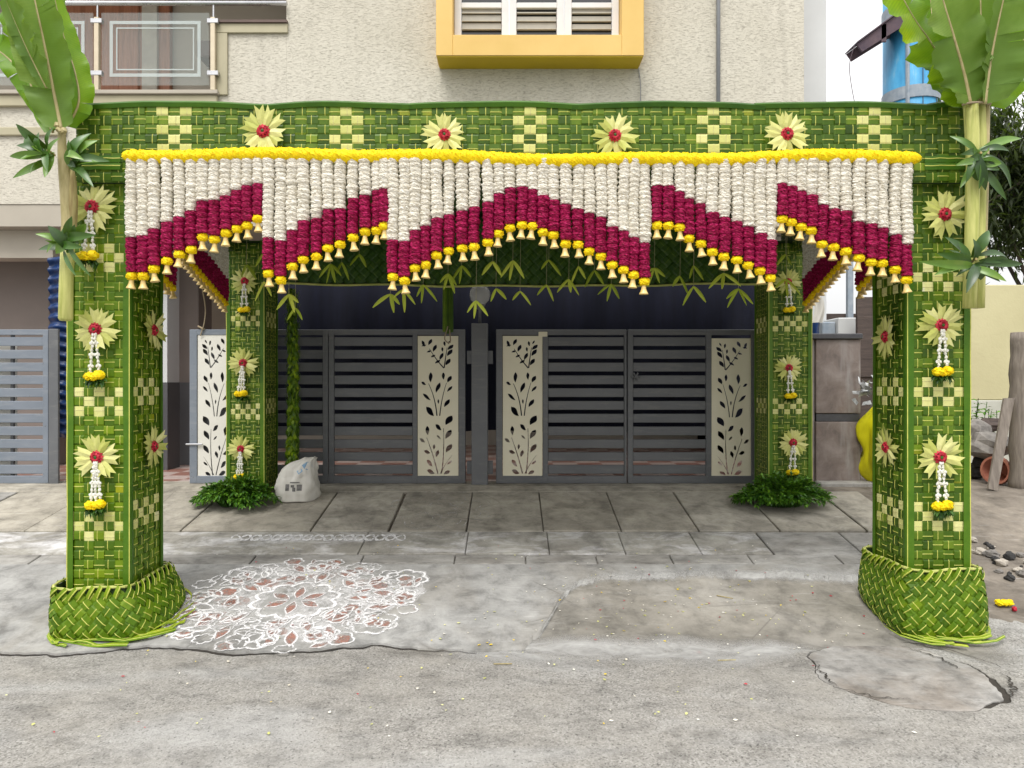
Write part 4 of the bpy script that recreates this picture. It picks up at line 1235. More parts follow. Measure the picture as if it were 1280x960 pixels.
# ================================================================== ARCH
FD = 4.30                       # depth of the front faces
arch = thing('festive_arch', (0.04, 5.4, 0), 'four-pillar festive arch woven from green coconut palm leaves', 'arch')
ROW, COLW = .0572, .0665
ZT = 3.165                      # top of beam
ZB = 2.72                       # underside of beam
def band_rows(ys, d, z0, nrow, ph=ROW):
    out = set()
    for y in ys:
        r = int(round((Z(y, d) - z0) / ph - .5))
        out |= {r - 1, r, r + 1}
    return out
def leaf_corner(parent, x, y, z0, z1, sx, sy, mat='trim', wf=.034, ws=.028):
    """long leaf folded round a vertical corner; sx, sy = outward signs of the two faces"""
    mb = MB(); n = 26; rows = []
    off = R.random() * 9
    for i in range(n + 1):
        z = lerp(z0, z1, i / n)
        w1 = wf * (1 + .18 * mnoise.noise(Vector((z * 1.5, off, 0)))); w2 = ws * (1 + .3 * mnoise.noise(Vector((z * 1.5, off, 5))))
        b = .011 + .004 * mnoise.noise(Vector((z * 3, off, 3)))
        rows.append([mb.vert((x - sx * w1, y + sy * .009, z)), mb.vert((x + sx * (b * .6 - .006), y + sy * b, z)), mb.vert((x + sx * b * .6, y + sy * b, z)), mb.vert((x + sx * b, y - sy * .004, z)), mb.vert((x + sx * .009, y - sy * w2, z))])
    tt = R.uniform(.3, .7)
    for i in range(n):
        a, b = rows[i], rows[i + 1]
        for k in range(4):
            mb.face((a[k], a[k + 1], b[k + 1], b[k]), 1 if k == 1 else 0, tt + (.12 if k == 0 else 0))
    return mb.build('corner_leaf', [mat, 'rib'], parent)

def pillar(x0, x1, y0, y1, z0, z1, inner, bands, sbands, mats, front=True, base=.45):
    """inner = +1 when the inner face looks to +X"""
    cx = (x0 + x1) / 2
    mb = MB(); mb.box((x0 + .012, y0 + .012, z0), (x1 - .012, y1 - .012, z1)); p = mb.build('pillar', 'core', arch)
    ph = ROW if front else .047
    nrow = int((z1 - z0) / ph)
    rows = [(ph * (i + .5), ph) for i in range(nrow)]
    def colset(w, n=5):
        u0 = .03; cw = (w - .06) / n
        return [(u0 + cw * (i + .5), cw) for i in range(n)]
    fc = colset(x1 - x0, 5 if front else 6); sc = colset(y1 - y0, 5 if front else 6)
    cr = band_rows(bands, y0, z0, nrow, ph); cs = band_rows(sbands, y0 + .2, z0, nrow, ph)
    J = None if front else MB()
    weave_face((x0, y0, z0), (1, 0, 0), (0, 0, 1), (0, -1, 0), fc, rows, p, J, mats, cr, base=base)
    if inner > 0:  # inner face gets a darker tint, the shade on that side put into colour
        weave_face((x1, y0, z0), (0, 1, 0), (0, 0, 1), (1, 0, 0), sc, rows, p, J, mats, cs, base=base - .1)
    else:
        weave_face((x0, y1, z0), (0, -1, 0), (0, 0, 1), (-1, 0, 0), sc, rows, p, J, mats, cs, base=base - .1)
    K = J or MB()
    if inner > 0: weave_face((x0, y1, z0), (0, -1, 0), (0, 0, 1), (-1, 0, 0), sc, rows, p, K, mats)
    else: weave_face((x1, y0, z0), (0, 1, 0), (0, 0, 1), (1, 0, 0), sc, rows, p, K, mats)
    weave_face((x1, y1, z0), (-1, 0, 0), (0, 0, 1), (0, 1, 0), fc, rows, p, K, mats)
    K.build('leaf_weave', list(mats), p, kind='stuff')
    zs = lerp(z0, z1, R.uniform(.42, .5))
    for (xx, sx) in ((x0, -1), (x1, 1)):
        leaf_corner(p, xx, y0, z0, zs, sx, -1); leaf_corner(p, xx, y0, zs - .02, z1, sx, -1)
        leaf_corner(p, xx, y1, z0, z1, sx, 1)
    return p
LX0, LX1 = X(86, FD), X(162, FD)
RX0, RX1 = X(1134, FD), X(1211, FD)
pm = ('leaf_l', 'rib', 'cream', 'creamrib')  # left pillar's left-lit tone is put into its leaf colour
PL = pillar(LX0, LX1, FD, FD + .39, .02, ZB + .13, 1, [325, 498, 652], [330, 492, 640], pm, True, .5)
PR = pillar(RX0, RX1, FD, FD + .39, .02, ZB + .13, -1, [346, 487, 643], [352, 487, 640], ('leaf', 'rib', 'cream', 'creamrib'), True, .55)
BD = 6.55
BLX0, BLX1 = X(284, BD), X(330, BD)
BRX0, BRX1 = X(961, BD), X(1014, BD)
PBL = pillar(BLX0, BLX1, BD, BD + .36, g(BD), ZB + .1, 1, [400, 515], [400, 510], ('leaf', 'rib', 'cream', 'creamrib'), False, .5)
PBR = pillar(BRX0, BRX1, BD, BD + .36, g(BD), ZB + .1, -1, [405, 511], [405, 505], ('leaf', 'rib', 'cream', 'creamrib'), False, .5)
# front beam
bX0, bX1 = X(103, FD), X(1207, FD)
mb = MB(); mb.box((bX0 + .01, FD - .045, ZB), (bX1 - .01, FD + .30, ZT - .01)); beam = mb.build('beam', 'core', arch)
ncol = 78
cw = (bX1 - bX0) / ncol
cols = [(cw * (i + .5), cw) for i in range(ncol)]
nr = 8
rows = [((ZT - ZB) / nr * (i + .5), (ZT - ZB) / nr) for i in range(nr)]
cc = set()
for p in (224, 437, 657, 884, 1091):
    c = int((X(p, FD) - bX0) / cw)
    cc |= {c - 1, c, c + 1}
weave_face((bX0, FD - .055, ZB), (1, 0, 0), (0, 0, 1), (0, -1, 0), cols, rows, beam, None, ('leaf', 'rib', 'cream', 'creamrib'), (), cc, base=.42)
# folded leaves along the top edge of the beam
xx = bX0
while xx < bX1 - .1:
    L = R.uniform(.75, 1.15); x2 = min(bX1, xx + L)
    mb = MB(); n = 14; rowsv = []
    off = R.random() * 9
    for i in range(n + 1):
        t = i / n; x = lerp(xx - .03, x2 + .03, t)
        zz = ZT + .012 + .016 * math.sin(t * pi) + .006 * mnoise.noise(Vector((x * 3, off, 0)))
        rowsv.append([mb.vert((x, FD - .064, zz - .036)), mb.vert((x, FD - .072, zz - .012)), mb.vert((x, FD - .062, zz)), mb.vert((x, FD - .02, zz + .004)), mb.vert((x, FD + .12, zz - .012))])
    tt = R.uniform(.1, .6)
    for i in range(n):
        for k in range(4):
            mb.face((rowsv[i][k], rowsv[i + 1][k], rowsv[i + 1][k + 1], rowsv[i][k + 1]), 1 if k == 1 and R.random() < .0 else 0, tt)
    mb.build('top_leaf', ['trim', 'rib'], beam); xx = x2
# wide leaves where beam and pillars meet
for a, b in ((bX0, X(158, FD)), (X(1148, FD), bX1)):
    for zz in (Z(203, FD), Z(212, FD)):
        mb = MB()
        ribbon(mb, [Vector((lerp(a, b, i / 6), FD - .066, zz + R.uniform(-.003, .003))) for i in range(7)], [Vector((0, -1, 0))] * 7, [Vector((0, 0, 1))] * 7, .04, .1, [.4], 0, 1); mb.build('cross_leaf', ['trim', 'rib'], beam)
# side beams, back beam, roof
for (xa, xb) in ((-2.60, -2.50), (2.56, 2.66)):
    mb = MB(); mb.box((xa, FD + .31, ZB), (xb, BD + .3, ZT - .03)); sb = mb.build('side_beam', 'core', arch)
    J = MB()
    ncs = 34; L = BD + .3 - FD - .31
    for (O, U, N) in (((xa, BD + .3, ZB), (0, -1, 0), (-1, 0, 0)), ((xb, FD + .31, ZB), (0, 1, 0), (1, 0, 0))):
        weave_face(O, U, (0, 0, 1), N, [(L / ncs * (i + .5), L / ncs) for i in range(ncs)], rows[:7], sb, J)
    J.build('leaf_weave', ['leaf', 'rib', 'cream', 'creamrib'], sb, kind='stuff')
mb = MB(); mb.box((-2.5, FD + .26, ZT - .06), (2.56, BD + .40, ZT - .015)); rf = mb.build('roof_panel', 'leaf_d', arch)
mb = MB(); mb.box((BLX1, BD + .05, 2.85), (BRX0, BD + .2, ZT - .065)); bb = mb.build('back_beam', 'core', arch)
# plaited palm skirt hanging from the back beam
skW, skH = BRX0 - BLX1 + .02, .62
zb0 = Z(354, BD)
def skirt(s, t):
    u = s / skW
    return Vector((BLX1 - .01 + s, BD - .02 + .015 * math.sin(u * 20 + t * 4), zb0 + t - .025 * math.sin(u * pi) + .006 * math.sin(u * 31))), Vector((0, -1, 0))
sk = MB(); sk.sheet(lambda u, v: skirt(u * skW, v * skH)[0] + Vector((0, .015, 0)), 40, 4, 0, .3)
sko = sk.build('leaf_skirt', 'core', arch)
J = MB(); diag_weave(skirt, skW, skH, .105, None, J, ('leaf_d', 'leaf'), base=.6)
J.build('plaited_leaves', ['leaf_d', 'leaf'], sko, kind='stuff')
mb = MB(); mb.tube([skirt(skW * i / 40, 0)[0] + Vector((0, -.012, -.004)) for i in range(41)], .010, 6); mb.build('rachis', 'ribg', sko)

# ------------------------------------------------------------------ plaited baskets round the pillar feet
def basket(x0, x1, y0, y1, zr, ground, flare, label, base):
    bk = thing('palm_basket', ((x0 + x1) / 2, (y0 + y1) / 2, g((y0 + y1) / 2)), label, 'basket')
    cx, cy, hx, hy = (x0 + x1) / 2, (y0 + y1) / 2, (x1 - x0) / 2, (y1 - y0) / 2
    def out(a, v):
        c, s_ = math.cos(a), math.sin(a)
        e = 8.0 if v > .8 else lerp(4.2, 8.0, v / .8)
        k = (abs(c) ** e + abs(s_) ** e) ** (-1 / e)
        bul = 1 + .085 * math.sin(pi * min(1, v * .8 + .22)) * (1 - .4 * v) - .07 * max(0, .15 - v) / .15
        fx = flare[0] * max(0, c) * (1 - v) ** .8 - flare[1] * max(0, -c) * (1 - v) ** .8
        x = cx + hx * k * c * bul + math.copysign(abs(fx), c)
        y = cy + hy * k * s_ * bul
        zg = g(y) + .006
        z = lerp(zg, zr + .018 * abs(math.sin(a * 2 + .8)), v) 
        return Vector((x, y, z))
    # arc length table at mid height
    NA = 360
    tab = [0.0]
    for i in range(NA):
        tab.append(tab[-1] + (out(2 * pi * (i + 1) / NA, .5) - out(2 * pi * i / NA, .5)).length)
    W = tab[-1]; H = zr - ground
    def ang(s):
        s %= W
        lo, hi = 0, NA
        while hi - lo > 1:
            md = (lo + hi) // 2
            if tab[md] <= s: lo = md
            else: hi = md
        return 2 * pi * (lo + (s - tab[lo]) / (tab[hi] - tab[lo])) / NA
    def Sf(s, t):
        a = ang(s); v = t / H
        p = out(a, v)
        n = (out(a + .02, v) - out(a - .02, v)).cross(out(a, min(1, v + .03)) - out(a, max(0, v - .03)))
        return p, n.normalized()
    mb = MB(); mb.sheet(lambda u, v: (lambda q: q[0] - q[1] * .012)(Sf(u * W, v * H)), 90, 8, 0, .3); mb.build('lining', 'core', bk)
    diag_weave(Sf, W, H, .086, bk, None, ('leaf_l', 'rib'), hh=.0045, base=base, closed=True)
    mb = MB(); pts = [Sf(W * i / 90, H)[0] + Vector((0, 0, .004)) for i in range(91)]
    mb.tube(pts, [.008 + .002 * math.sin(i * 1.7) for i in range(91)], 7, 0); mb.build('rim', 'ribg', bk)
    nf = int(W / .062)
    for k in range(nf):
        mb = MB(); s0 = W * k / nf; P, Ns, Ws = [], [], []
        for i in range(5):
            t = i / 4; p, nn = Sf(s0 + .05 * t, H - .052 * (1 - t)); P.append(p + nn * (.009 + .006 * math.sin(pi * t)) + Vector((0, 0, .010 * t))); Ns.append(nn)
            Ws.append((Sf(s0 + .05 * t + .01, H - .052 * (1 - t))[0] - p).normalized().cross(nn).lerp((Sf(s0 + .05 * t + .01, H - .052 * (1 - t))[0] - p).normalized(), .55).normalized())
        ribbon(mb, P, Ns, Ws, .026, .3, [R.uniform(.35, 1)], 0, 1, rib=.0028); mb.build('rim_fold', ['leaf_l', 'rib'], bk)
    # loose strips at the foot
    for k in range(14):
        s0 = W * R.uniform(.52, 1.0); n = 8
        L = R.uniform(.2, .5); fo = R.uniform(.02, .13)
        P = []
        for i in range(n):
            p, nn = Sf(s0 + L * i / n, .0)
            P.append(p + nn * (.02 + fo * (i / n)) + Vector((0, 0, .012 + .01 * k % .03)))
        for p in P: p.z = g(p.y) + .03 + R.uniform(0, .02)
        mb = MB(); ribbon(mb, P, [Vector((0, -.4, .9))] * n, [Vector((0, .9, .4))] * n, R.uniform(.018, .03), 0, [R.uniform(.5, 1)], 0, 1, rib=.002); mb.build('loose_strip', ['leaf_l', 'rib'], bk)
    return bk
basket(-2.70, -2.245, 4.185, 4.77, .325, .02, (.15, .015), 'plaited palm leaf basket round the foot of the left front pillar', .45)
basket(2.31, 2.77, 4.205, 4.78, .425, .02, (.055, .04), 'plaited palm leaf basket round the foot of the right front pillar', .42)
# ================================================================== FLOWER STRANDS
def flower_tube(mb, x, y, z0, z1, Rr, m, pitch=.029, jit=.11, n=28, step=.0046, pet=14):
    k = max(2, int((z0 - z1) / step))
    ph = R.random() * 6
    rings = []
    rp = [R.uniform(.9, 1.08) for _ in range(int((z0 - z1) / pitch) + 3)]
    for i in range(k + 1):
        z = lerp(z0, z1, i / k)
        q = (z0 - z) / pitch
        r = Rr * (.80 + .22 * abs(math.sin(q * pi)) ** .6) * rp[int(q)]
        if i == 0 or i == k: r *= .6
        ox, oy = .0035 * math.sin(z * 13 + ph), .004 * math.cos(z * 11 + ph)
        rings.append([mb.vert((x + ox + r * (1 + R.uniform(-jit, jit)) * math.cos(2 * pi * j / n + i * .4), y + oy + r * (1 + R.uniform(-jit, jit)) * math.sin(2 * pi * j / n + i * .4), z + R.uniform(-.003, .003))) for j in range(n)])
    for i in range(k):
        for j in range(n):
            mb.face((rings[i][j], rings[i + 1][j], rings[i + 1][(j + 1) % n], rings[i][(j + 1) % n]), m)
    mb.face(rings[0], m); mb.face(rings[-1][::-1], m)
    for _ in range(int((z0 - z1) / pitch * pet)):
        a = R.uniform(0, 2 * pi); z = R.uniform(z1, z0)
        d = Vector((math.cos(a), math.sin(a), R.uniform(-.7, .3))).normalized(); s = Vector((-math.sin(a), math.cos(a), R.uniform(-.5, .5))).normalized()
        c = Vector((x, y, z)) + d * Rr * .75
        L, w = R.uniform(.008, .013), R.uniform(.0022, .004)
        mb.poly([c - s * w, c + s * w, c + s * w * .5 + d * L, c - s * w * .5 + d * L], m)
BELL = [(.005, .0), (.0105, -.003), (.0125, -.012), (.0145, -.024), (.0185, -.036), (.0235, -.045), (.0255, -.050), (.023, -.051), (.004, -.042)]
def strand(x, y, ztop, zwhite, lm, Rr, label, group, dens=1.0):
    zm = zwhite - lm
    st = thing('flower_strand', (x, y, zm - .12), label, 'garland', group)
    mb = MB(); flower_tube(mb, x, y, ztop, zwhite, Rr, 0, pitch=.0285 * R.uniform(.93, 1.08)); mb.build('white_flowers', 'white_fl', st)
    mb = MB(); flower_tube(mb, x, y, zwhite + .004, zm, Rr * .97, 0, pitch=.034, jit=.13, pet=16); mb.build('magenta_flowers', 'magenta', st)
    sw = R.uniform(-.004, .004)
    mb = MB(); mb.blob((x, y, zm - .022), .0305, 16, 10, .10, 0, (1, 1, .82))
    for _ in range(50):
        a = R.uniform(0, 2 * pi); e = R.uniform(-.8, .8)
        d = Vector((math.cos(a) * math.cos(e), math.sin(a) * math.cos(e), math.sin(e))); s = d.cross(Vector((R.uniform(-1, 1), R.uniform(-1, 1), R.uniform(-1, 1)))).normalized()
        c = Vector((x, y, zm - .022)) + d * .026; mb.poly([c - s * .004, c + s * .004, c + s * .003 + d * .008, c - s * .003 + d * .008])
    mb.build('marigold', 'marigold', st)
    mb = MB(); mb.lathe(BELL, (0, 0, 0), 14, t=.5)
    tl = Matrix.Translation((x + sw, y, zm - .042)) @ Matrix.Rotation(R.uniform(-.14, .14), 4, 'Y') @ Matrix.Scale(1.08, 4)
    mb.v = [tuple(tl @ Vector(p)) for p in mb.v]; mb.build('bell', 'bell', st, smooth=True)
GDp = 4.185
kx = GDp / F_PX
TEETH = [
 ('leftmost tooth', [164, 179, 194, 209, 224.5, 239, 254, 269, 282.5, 296.5, 310, 323], [297, 296, 287, 279, 272, 264, 252, 251, 246, 239, 233, 231]),
 ('second left tooth', [336.5, 351, 365, 380, 395, 410, 425.5, 441, 456, 470, 480.5], [298, 302, 289, 277, 274, 263, 262, 249, 245, 239, 237]),
 ('rising half of the central peak', [492, 506, 519, 532.5, 546.5, 561, 577, 593, 609, 623, 637], [301, 303, 289, 283, 274, 269, 264, 260, 254, 243, 236]),
 ('falling half of the central peak', [652, 665.5, 679, 692.5, 707, 722, 736.5, 751, 765.5, 779.5, 792.5, 806], [235, 238, 246, 251, 256, 262, 267, 272, 285, 290, 298, 304]),
 ('second right tooth', [821, 834.5, 848.5, 862, 876, 890.5, 905, 920, 935, 949, 963], [233, 234, 241, 249, 255, 267, 273, 278, 284, 293, 301]),
 ('rightmost tooth', [977, 988.5, 1001, 1013.5, 1027.5, 1042, 1057, 1073, 1088, 1103.5, 1118.5, 1133], [231, 234, 240, 245, 257, 262, 265, 278, 281, 286, 294, 306])]
for nm, xs, ws in TEETH:
    for i, (a, b) in enumerate(zip(xs, ws)):
        strand(X(a, GDp) + R.uniform(-.004, .004), GDp + R.uniform(-.010, .008), Z(199, GDp), Z(b, GDp), R.uniform(38, 45) * kx, .0352 * R.uniform(.93, 1.06),
               '%s strand from left in the %s of the front garland' % (ORD[i + 1], nm), 'strands of the front garland')
# side garlands, two teeth each
for sx, xg, side in ((-1, -2.455, 'left'), (1, 2.515, 'right')):
    n = 24
    for i in range(n):
        yy = lerp(4.78, 6.155, i / (n - 1))
        ph = ((yy - 4.30) / .93) % 1.0          # low at each multiple, high just before
        f = 1 - ph if True else ph
        zl = 2.115 + .33 * (f if ph > .001 else 1)
        # low end at the far end of each tooth
        zl = 2.115 + .33 * (1 - ph)
        zw = zl + .11 + .19
        strand(xg, yy, 2.80, zw, .19, .032, '%s strand from the front in the %s side garland' % (ORD[i + 1], side), 'strands of the %s side garland' % side)
# long yellow marigold garland across the beam
mb = MB(); n = 22
rings = []
NP = 420
for i in range(NP + 1):
    u = i / NP; px_ = lerp(153, 1151, u)
    py_ = 197.5 + 2.5 * math.sin(u * 9.5 + 2.2) + 1.5 * math.sin(u * 27) - 4 * (1 - u) ** 6 + (u - .5) * 2
    c = Vector((X(px_, 4.18), 4.18, Z(py_, 4.18)))
    e = min(1, min(i, NP - i) / 6) ** .5
    r = .0375 * (.3 + .7 * e) * (1 + .06 * math.sin(i * 1.3) + .05 * mnoise.noise(Vector((i * .15, 0, 0))))
    rings.append([mb.vert(c + Vector((R.uniform(-.003, .003), math.cos(2 * pi * k / n + i * .1) * r * (1 + R.uniform(-.07, .07)), math.sin(2 * pi * k / n + i * .1) * r * (1 + R.uniform(-.07, .07))))) for k in range(n)])
for i in range(NP):
    for k in range(n): mb.face((rings[i][k], rings[i][(k + 1) % n], rings[i + 1][(k + 1) % n], rings[i + 1][k]), 0)
for _ in range(5000):
    i = R.randrange(3, NP - 3); k = R.randrange(n); p = Vector(mb.v[rings[i][k]])
    d = Vector((R.uniform(-.5, .5), math.cos(2 * pi * k / n + i * .1), math.sin(2 * pi * k / n + i * .1))).normalized(); s = d.cross(Vector((R.uniform(-1, 1), R.uniform(-1, 1), R.uniform(-1, 1)))).normalized()
    mb.poly([p - s * .004 - d * .003, p + s * .004 - d * .003, p + s * .002 + d * .004, p - s * .002 + d * .004])
mb.build('marigold_garland', 'marigold', label='long yellow marigold garland stretched across the front beam', cat='garland')

# ================================================================== STAR FLOWERS
def make_star(nm, tassel, seed, scale=1.0):
    rr = random.Random(seed)
    o = bpy.data.objects.new(nm, None); o.empty_display_size = .05; COL.objects.link(o); WL[o.name] = Vector((0, 0, 0))
    n = 10 + seed % 2
    for k in range(n):
        mb = MB(); a = 2 * pi * k / n + rr.uniform(-.11, .11)
        L = .130 * rr.uniform(.88, 1.06); w = .0222 * rr.uniform(.92, 1.1)
        y0 = -.014 - .006 * (k % 2); tip = -.012 + rr.uniform(-.034, .006)
        d = Vector((math.sin(a), 0, math.cos(a))); s = Vector((math.cos(a), 0, -math.sin(a)))
        def q(t, e, yy): return d * (L * t) + s * (w * e) + Vector((0, yy, 0))
        b0, bc, b1 = q(.10, -.45, y0), q(.10, 0, y0 - .004), q(.10, .45, y0)
        m0, mc, m1 = q(.48, -.98, lerp(y0, tip, .4)), q(.48, 0, lerp(y0, tip, .4) - .007), q(.48, .98, lerp(y0, tip, .4))
        t0, nt, t1 = q(1.0, -1.0, tip), q(.80, 0, lerp(y0, tip, .7) - .004), q(1.0 * rr.uniform(.9, 1), 1.0, tip)
        ids = [mb.vert(p) for p in (b0, bc, b1, m0, mc, m1, t0, nt, t1)]
        tt = rr.uniform(.0, .8)
        mb.face((ids[0], ids[1], ids[4], ids[3]), 0, tt); mb.face((ids[1], ids[2], ids[5], ids[4]), 0, tt - .12)
        mb.face((ids[3], ids[4], ids[7], ids[6]), 0, tt); mb.face((ids[4], ids[5], ids[8], ids[7]), 0, tt - .12)
        mb.build('star_petal', 'cream', o, origin=(0, 0, 0))
    mb = MB()
    for ring, (nn, rad, yy, pl) in enumerate(((13, .027, -.026, .013), (9, .016, -.036, .012))):
        for k in range(nn):
            a = 2 * pi * k / nn + ring * .3; d = Vector((math.sin(a), 0, math.cos(a))); s = Vector((math.cos(a), 0, -math.sin(a)))
            c = d * rad + Vector((0, yy, 0))
            P = [c - d * .012 - s * .004, c - s * .0095 + Vector((0, -.006, 0)), c + d * pl + Vector((0, .004, 0)), c + s * .0095 + Vector((0, -.006, 0)), c - d * .012 + s * .004]
            mb.poly(P[:3] + [P[3], P[4]], 0, rr.random())
    mb.lathe([(.026, -.0), (.024, .012), (.012, .018)], (0, 0, 0), 12)
    for i in range(len(mb.v) - 36, len(mb.v)):
        x, y, z = mb.v[i]; mb.v[i] = (x, -.012 - z, y)
    mb.build('red_flower', 'red_fl', o, origin=(0, 0, 0))
    mb = MB(); mb.blob((0, -.038, 0), .0085, 8, 6, .15, 0, (1, .6, 1)); mb.build('flower_eye', 'green_dk', o, origin=(0, 0, 0))
    if tassel:
        zend = -.232
        for sx in (-1, 1) if tassel == 1 else (-1, 0, 1):
            mb = MB()
            for i in range(11):
                t = i / 10; z = lerp(-.03, zend, t); x = sx * lerp(.006, .024, t)
                mb.blob((x + rr.uniform(-.002, .002), -.034 + rr.uniform(-.003, .003), z), .0085, 7, 5, .25, 0, (.9, .9, 1.35))
                if i % 3 == 2:
                    for e in (-1, 1): mb.blob((x + e * .009, -.036, z - .004), .006, 6, 4, .2, 0, (1.3, .8, 1.4))
            mb.build('jasmine_string', 'jasmine', o, origin=(0, 0, 0))
        for x, z, r in ((-.026, zend - .018, .025), (.024, zend - .012, .026), (-.001, zend - .022, .021)):
            mb = MB(); mb.blob((x, -.04, z), r, 13, 8, .16, 0, (1.15, .9, .95))
            for _ in range(36):
                a = rr.uniform(0, 2 * pi); e = rr.uniform(-1, 1)
                d = Vector((math.cos(a) * math.cos(e), math.sin(a) * math.cos(e), math.sin(e))); s = d.cross(Vector((.3, .4, .8))).normalized()
                c = Vector((x, -.04, z)) + Vector((d.x * 1.15, d.y * .9, d.z * .72)) * r * .9; mb.poly([c - s * .004, c + s * .004, c + s * .003 + d * .008, c - s * .003 + d * .008])
            mb.build('marigold', 'marigold', o, origin=(0, 0, 0))
        mb = MB()
        for _ in range(46):
            b = Vector((rr.uniform(-.04, .04), -.032, zend - .032)); small_leaf(mb, b, Vector((rr.uniform(-1, 1), -.3 + rr.uniform(-.3, .3), rr.uniform(-1, -.1))), rr.uniform(.028, .05), .02)
        mb.build('green_leaves', 'green_dk', o, origin=(0, 0, 0))
    return o
protos = {}
def star(px, py, d, rotz, tassel, label, sc=1.0, seed=0):
    seed = R.randrange(6); sc = sc * R.uniform(1.02, 1.14)
    key = (tassel, seed)
    if key not in protos:
        protos[key] = make_star('star_flower', tassel, 11 + seed * 7 + tassel * 31); o = protos[key]
    else:
        o = copy_tree(protos[key])
    o.location = pt(px, py, d); o.rotation_euler = (0, R.uniform(-.3, .3) if not tassel else R.uniform(-.05, .05), rotz); o.scale = (sc, sc, sc)
    tag(o, label, 'flower', 'palm leaf star flowers pinned on the arch')
for i, (a, b) in enumerate(((331, 166), (556, 170), (768, 171), (982, 169))):
    star(a, b, FD - .068, 0, 0, 'cream star flower with red centre, %s from the left on the front beam' % ORD[i + 1], seed=i % 3)
fp = [(118, 260, 1, 'top'), (122, 412, 1, 'middle'), (124, 571, 2, 'lowest')]
for i, (a, b, t, w) in enumerate(fp):
    star(a, b, FD - .012, 0, t, sc=1.06, label='star flower with jasmine tassel, %s on the front of the left front pillar' % w, seed=i % 2)
star(1178, 269, FD - .012, 0, 0, 'star flower without tassel, top on the front of the right front pillar', 1.06)
star(1174, 407, FD - .012, 0, 1, 'star flower with jasmine tassel, middle on the front of the right front pillar', 1.06)
star(1172, 571, FD - .012, 0, 1, 'star flower with jasmine tassel, lowest on the front of the right front pillar', 1.06)
PILLAR_SC = 1.06
def star_side(xw, y, py, rotz, label, seed, sc=.98):
    star(640 + xw * F_PX / y, py, y, rotz, 0, label, sc, seed)
star_side(LX1 + .012, 4.52, 413, pi / 2, 'star flower, upper of two on the inner side of the left front pillar', 0)
star_side(LX1 + .012, 4.52, 558, pi / 2, 'star flower, lower of two on the inner side of the left front pillar', 2)
star_side(RX0 - .012, 4.48, 421, -pi / 2, 'star flower, upper of two on the inner side of the right front pillar', 2)
star_side(RX0 - .012, 4.48, 559, -pi / 2, 'star flower, lower of two on the inner side of the right front pillar', 1)
for (a, b, w, t) in ((307, 352, 'top', 1), (305, 454, 'middle', 2), (302, 561, 'lowest', 2)):
    star(a, b, BD - .012, 0, t, 'star flower with tassel, %s on the left rear pillar' % w, .98)
for (a, b, w, t) in ((984, 353, 'top', 1), (985, 460, 'middle', 1), (990, 553, 'lowest', 1)):
    star(a, b, BD - .012, 0, t, 'star flower with tassel, %s on the right rear pillar' % w, .98, seed=1)
# ================================================================== LEAF TASSELS UNDER THE GARLANDS
TS = [(308, 331, 4.9, .35), (328, 318, 4.7, .5), (330, 352, 4.6, .9), (361, 368, 4.6, .95), (369, 385, 4.75, .5), (413, 330, 5.0, .35), (427, 328, 5.2, .3), (449, 318, 5.1, .3), (488, 368, 4.8, .7), (504, 362, 4.7, .75), (529, 356, 4.9, .6),
      (560, 342, 4.8, .7), (577, 332, 4.9, .45), (595, 376, 4.6, .9), (616, 327, 4.6, .85), (620, 361, 4.9, .6), (641, 326, 4.7, .9), (650, 364, 4.9, .8), (686, 325, 5.0, .5), (683, 356, 5.0, .6), (723, 333, 4.8, .85), (711, 349, 4.8, .85),
      (743, 338, 5.1, .3), (764, 355, 5.1, .4), (818, 335, 4.9, .6), (850, 345, 5.0, .35), (867, 332, 5.0, .4), (867, 358, 4.9, .55), (905, 342, 4.8, .7), (923, 361, 4.9, .5), (982, 318, 4.9, .5), (983, 349, 4.9, .55)]
TS.sort()
for i, (a, b, d, br) in enumerate(TS):  # br: how lit each tassel looks, put into its leaf tint
    top = pt(a, b, d)
    ts = thing('leaf_tassel', top, '%s from the left of the pale leaf tassels hanging under the arch' % ORD[i + 1], 'tassel', 'leaf tassels hung on threads under the arch')
    mb = MB(); mb.tube([top, top + Vector((.004, 0, .3)), Vector((top.x, top.y, 3.1))], .0014, 4); mb.build('thread', 'thread', ts)
    nl = R.choice([2, 2, 3, 3, 4])
    for k in range(nl):
        a_ = lerp(-1.25, 1.25, (k + .5) / nl) + R.uniform(-.25, .25)
        L = R.uniform(.07, .13); W = R.uniform(.016, .026)
        d0 = Vector((math.sin(a_), R.uniform(-.4, .4), -math.cos(a_) * .9)).normalized(); s = Vector((-d0.z, R.uniform(-.3, .3), d0.x)).normalized()
        mb = MB(); n = 6; rows_ = []; tt = min(1, br + R.uniform(-.15, .15))
        nrm = s.cross(d0)
        for j in range(n + 1):
            t = j / n; w = W * .5 * (math.sin(pi * (t * .92 + .06)) ** .55)
            c = top + d0 * L * t - Vector((0, 0, .25 * L * t * t))
            rows_.append((mb.vert(c - s * w + nrm * w * .35), mb.vert(c), mb.vert(c + s * w + nrm * w * .35)))
        for j in range(n):
            for e in (0, 1): mb.face((rows_[j][e], rows_[j][e + 1], rows_[j + 1][e + 1], rows_[j + 1][e]), 0, tt)
        mb.build('leaf', 'tassel', ts)

